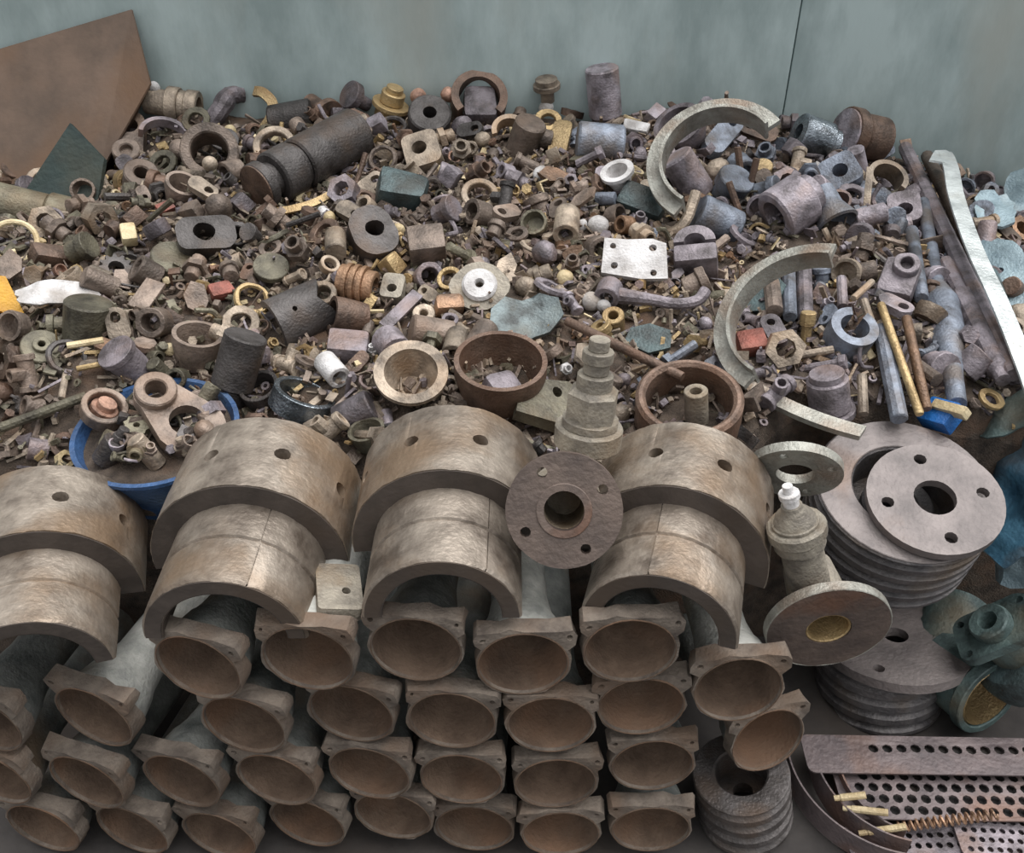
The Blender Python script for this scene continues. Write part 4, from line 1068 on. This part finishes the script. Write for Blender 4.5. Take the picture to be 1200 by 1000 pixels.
KINDS = {   # builder, name, words, flatness (1 lies flat, 0 any way), weight
    'nut': (m_nut, 'hex_nut', 'hex nut', .3, 8), 'washer': (m_washer, 'washer', 'washer', .6, 6), 'bush': (m_bush, 'bushing', 'bushing', .2, 10), 'ring': (m_ring, 'ring', 'wire ring', .6, 4),
    'plug': (m_plug, 'plug', 'stepped plug', .1, 8), 'cyl': (m_cyl, 'cylinder_slug', 'cylinder slug', .1, 7), 'bolt': (m_bolt, 'bolt', 'bolt', .1, 9), 'elbow': (m_elbow, 'pipe_elbow', 'pipe elbow', .1, 6),
    'fitting': (m_fitting, 'pipe_fitting', 'pipe fitting', .1, 8), 'lug': (m_lug, 'eye_lug', 'eye lug', .5, 7), 'angle': (m_angle, 'angle_bracket', 'angle bracket', .2, 6), 'shard': (m_shard, 'sheet_shard', 'sheet shard', .5, 9),
    'rod': (m_rod, 'short_rod', 'short rod', .0, 6), 'bent': (m_bent, 'bent_rod', 'bent rod', .3, 6), 'block': (m_block, 'block', 'rough block', .2, 7), 'cap': (m_cap, 'cap', 'open cap', .2, 7), 'tee': (m_tee, 'pipe_tee', 'pipe tee', .1, 5), 'lump': (m_lump, 'lump', 'rounded lump', .0, 5)}
COLOUR = {'lavender': 'pale lavender', 'brown': 'brown', 'tan': 'tan', 'olive': 'olive', 'violet': 'violet-grey', 'bluegrey': 'blue-grey', 'dark': 'dark', 'rust': 'rusty', 'brass': 'brass', 'cream': 'cream', 'white': 'whitish', 'copper': 'copper-toned', 'pink': 'pinkish', 'redpaint': 'reddish'}
def palette(x):  # browner left, bluer right: own tones plus warm and cool light painted in
    left = {'brown': 8, 'olive': 7, 'tan': 5, 'dark': 3, 'rust': 4, 'violet': 2, 'brass': 2, 'cream': 1.2, 'pink': .5, 'copper': 1}
    mid = {'brown': 8, 'tan': 8, 'violet': 5, 'rust': 3, 'olive': 2, 'dark': 2, 'brass': 2, 'cream': 2.0, 'white': 1.0, 'copper': 1.5, 'lavender': 2, 'pink': .6}
    right = {'violet': 9, 'lavender': 4, 'bluegrey': 5, 'brown': 5, 'tan': 3, 'rust': 2, 'dark': 2, 'brass': .8, 'white': .6, 'copper': .8}
    return left if x < -.35 else (mid if x < .3 else right)
MESH = {}
def small_mesh(kind, band, mat):
    k = (kind, band, mat)
    if k not in MESH:
        r = (0.0140, 0.0205, 0.0300)[band]
        mb = MB()
        for it in KINDS[kind][0](r): mb.add(it)
        MESH[k] = mb.mesh(KINDS[kind][1], mat, 35, r * (.22 if kind in ('lump', 'block', 'shard') else .05), seed=len(MESH) * 1.3)
    return MESH[k]
rf = random.Random(77)
cells = {}
def near(x, y, r):
    i, j = int(x // .1), int(y // .1)
    for a in range(i - 2, i + 3):
        for b in range(j - 2, j + 3):
            for (X, Y, R) in cells.get((a, b), ()):
                if (X - x) ** 2 + (Y - y) ** 2 < (R + r) ** 2: return True
    return False
def put(x, y, r): cells.setdefault((int(x // .1), int(y // .1)), []).append((x, y, r))
for f in FOOT: put(*f)
COUNT = {}
SIZE = ('small', 'medium-sized', 'larger')
def pick(d):
    t = rf.uniform(0, sum(d.values()))
    for k, v in d.items():
        t -= v
        if t <= 0: return k
    return k
KW = {k: v[4] for k, v in KINDS.items()}
def add_small(kind, band, mat, x, y, z, where=None):
    fl = KINDS[kind][3]
    o = bpy.data.objects.new(KINDS[kind][1], small_mesh(kind, band, mat)); COL.objects.link(o)
    up = Vector((rf.gauss(0, 1), rf.gauss(0, 1) - .3, rf.gauss(0, .6))).normalized() * (1 - fl) + Vector((rf.gauss(0, .25), -.25 + rf.gauss(0, .25), 1)) * (fl + .25)
    o.location = (x, y, z)
    o.rotation_mode = 'QUATERNION'
    q = up.to_track_quat('Z', 'Y')
    o.rotation_quaternion = q @ Matrix.Rotation(rf.uniform(0, 6.28), 3, 'Z').to_quaternion()
    pos = Vector((x, y, z))
    ln = where or 'in the heap near the ' + min(LANDP, key=lambda t: (t[1] - pos).length)[0]
    words = KINDS[kind][2]
    zz = abs(up.normalized().z)
    pose = 'upright' if zz > .8 else ('tilted' if zz > .4 else 'toppled')
    if kind in ('lump', 'block', 'elbow', 'bent', 'angle'): pose = ''
    tag(o, ('%s %s %s %s %s' % (SIZE[band], pose, COLOUR[mat], words, ln)).replace('  ', ' '), words.split()[-1], '%ss in the scrap heap' % words)
for band, tries in ((2, 5000), (1, 8000), (0, 9000)):
    r = (0.0140, 0.0205, 0.0300)[band]
    for _ in range(tries):
        y = rf.uniform(1.06, WALL_Y - 0.03)
        hw = 0.47 * (y + 0.55) + 0.12
        x = rf.uniform(-hw, min(hw, 1.25))
        if y < front(x) + .015: continue
        if near(x, y, r * (.62, .66, .74)[band]): continue
        if band == 2 and rf.random() < .25: continue
        kind = pick(KW)
        if COUNT.get(kind, 0) >= 240: continue
        mat = pick(palette(x + rf.uniform(-.2, .2)))
        if mat in ('brass', 'cream', 'white', 'copper', 'pink') and band == 2 and rf.random() < .6: mat = 'brown'
        add_small(kind, band, mat, x, y, H(x, y) + r * rf.uniform(.25, 1.1))
        put(x, y, r * .72)
        COUNT[kind] = COUNT.get(kind, 0) + 1

for i in range(46):      # what else fills the blue bucket
    a = rf.uniform(0, 6.28); rr = 0.088 * math.sqrt(rf.random())
    band = 0 if i % 3 else 1
    bx_, by_ = p_bucket.x + rr * math.cos(a), p_bucket.y + rr * math.sin(a)
    add_small(pick(KW), band, pick({'brown': 4, 'olive': 4, 'dark': 4, 'tan': 2, 'violet': 1}), bx_, by_, p_bucket.z + rf.uniform(.010, .024) + (by_ - p_bucket.y) * .1, 'inside the blue bucket')

# ================================================================== THE HEAP: loose chips nobody could count
CV, CF = mound()
CM = [0] * len(CF)
CMATS = ['mound']
def chips(mat, n, seed, biasx):
    r_ = random.Random(seed)
    CMATS.append(mat)
    V, Fc = CV, CF
    base = []
    cube = [(-1, -1, -1), (1, -1, -1), (1, 1, -1), (-1, 1, -1), (-1, -1, 1), (1, -1, 1), (1, 1, 1), (-1, 1, 1)]
    cf = [(0, 3, 2, 1), (4, 5, 6, 7), (0, 1, 5, 4), (1, 2, 6, 5), (2, 3, 7, 6), (3, 0, 4, 7)]
    hexp = [(math.cos(i * PI / 3), math.sin(i * PI / 3), s) for s in (-.6, .6) for i in range(6)]
    hf = [tuple(range(5, -1, -1)), tuple(range(6, 12))] + [(i, (i + 1) % 6, 6 + (i + 1) % 6, 6 + i) for i in range(6)]
    wv, wf = revolve([(.5, -.25), (1, -.25), (1, .25), (.5, .25)], 8)
    kinds = ((cube, cf), (hexp, hf), (wv, wf))
    while n > 0:
        y = r_.uniform(1.05, WALL_Y - .055)
        hw = 0.47 * (y + 0.55) + 0.12
        x = max(-hw, min(min(hw, 1.3), r_.uniform(-hw, hw) if r_.random() < .6 else r_.gauss(biasx, .4)))
        if y < front(x) + .005: continue
        if (x + .497) ** 2 + (y - 1.085) ** 2 < .0125: continue
        k = r_.random()
        vv, ff = kinds[0 if k < .55 else (1 if k < .85 else 2)]
        s = r_.uniform(.0035, .0095)
        sx, sy, sz = (s * r_.uniform(1.5, 4.2), s * r_.uniform(.15, .4), s * r_.uniform(.15, .3)) if k < .25 else ((s * r_.uniform(.8, 1.9), s * r_.uniform(.6, 1.3), s * r_.uniform(.12, .5)) if k < .55 else (s * .9, s * .9, s * r_.uniform(.5, 1.8)))
        Rm = Matrix.Rotation(r_.uniform(0, 6.3), 3, 'Z') @ Matrix.Rotation(r_.gauss(0, .8), 3, 'X') @ Matrix.Rotation(r_.gauss(0, .8), 3, 'Y')
        c = Vector((x, y, H(x, y) + r_.uniform(0, .012)))
        b = len(V)
        V += [c + Rm @ Vector((p[0] * sx, p[1] * sy, p[2] * sz)) for p in vv]
        Fc += [tuple(i + b for i in f) for f in ff]
        CM.extend([len(CMATS) - 1] * len(ff))
        n -= 1
chips('brown', 3000, 1, -.1)
chips('tan', 2300, 2, 0)
chips('violet', 2200, 3, .6)
chips('olive', 1300, 4, -.8)
chips('brass', 420, 5, -.1)
chips('cream', 220, 6, 0)
me = bpy.data.meshes.new('scrap_mound')
me.from_pydata([tuple(p) for p in CV], [], CF)
for m_ in CMATS: me.materials.append(MATS[m_])
me.polygons.foreach_set('material_index', CM)
tag(obj('scrap_mound', me), 'brown mound of fine metal scrap and loose chips against the painted wall', 'scrap heap', kind='stuff')
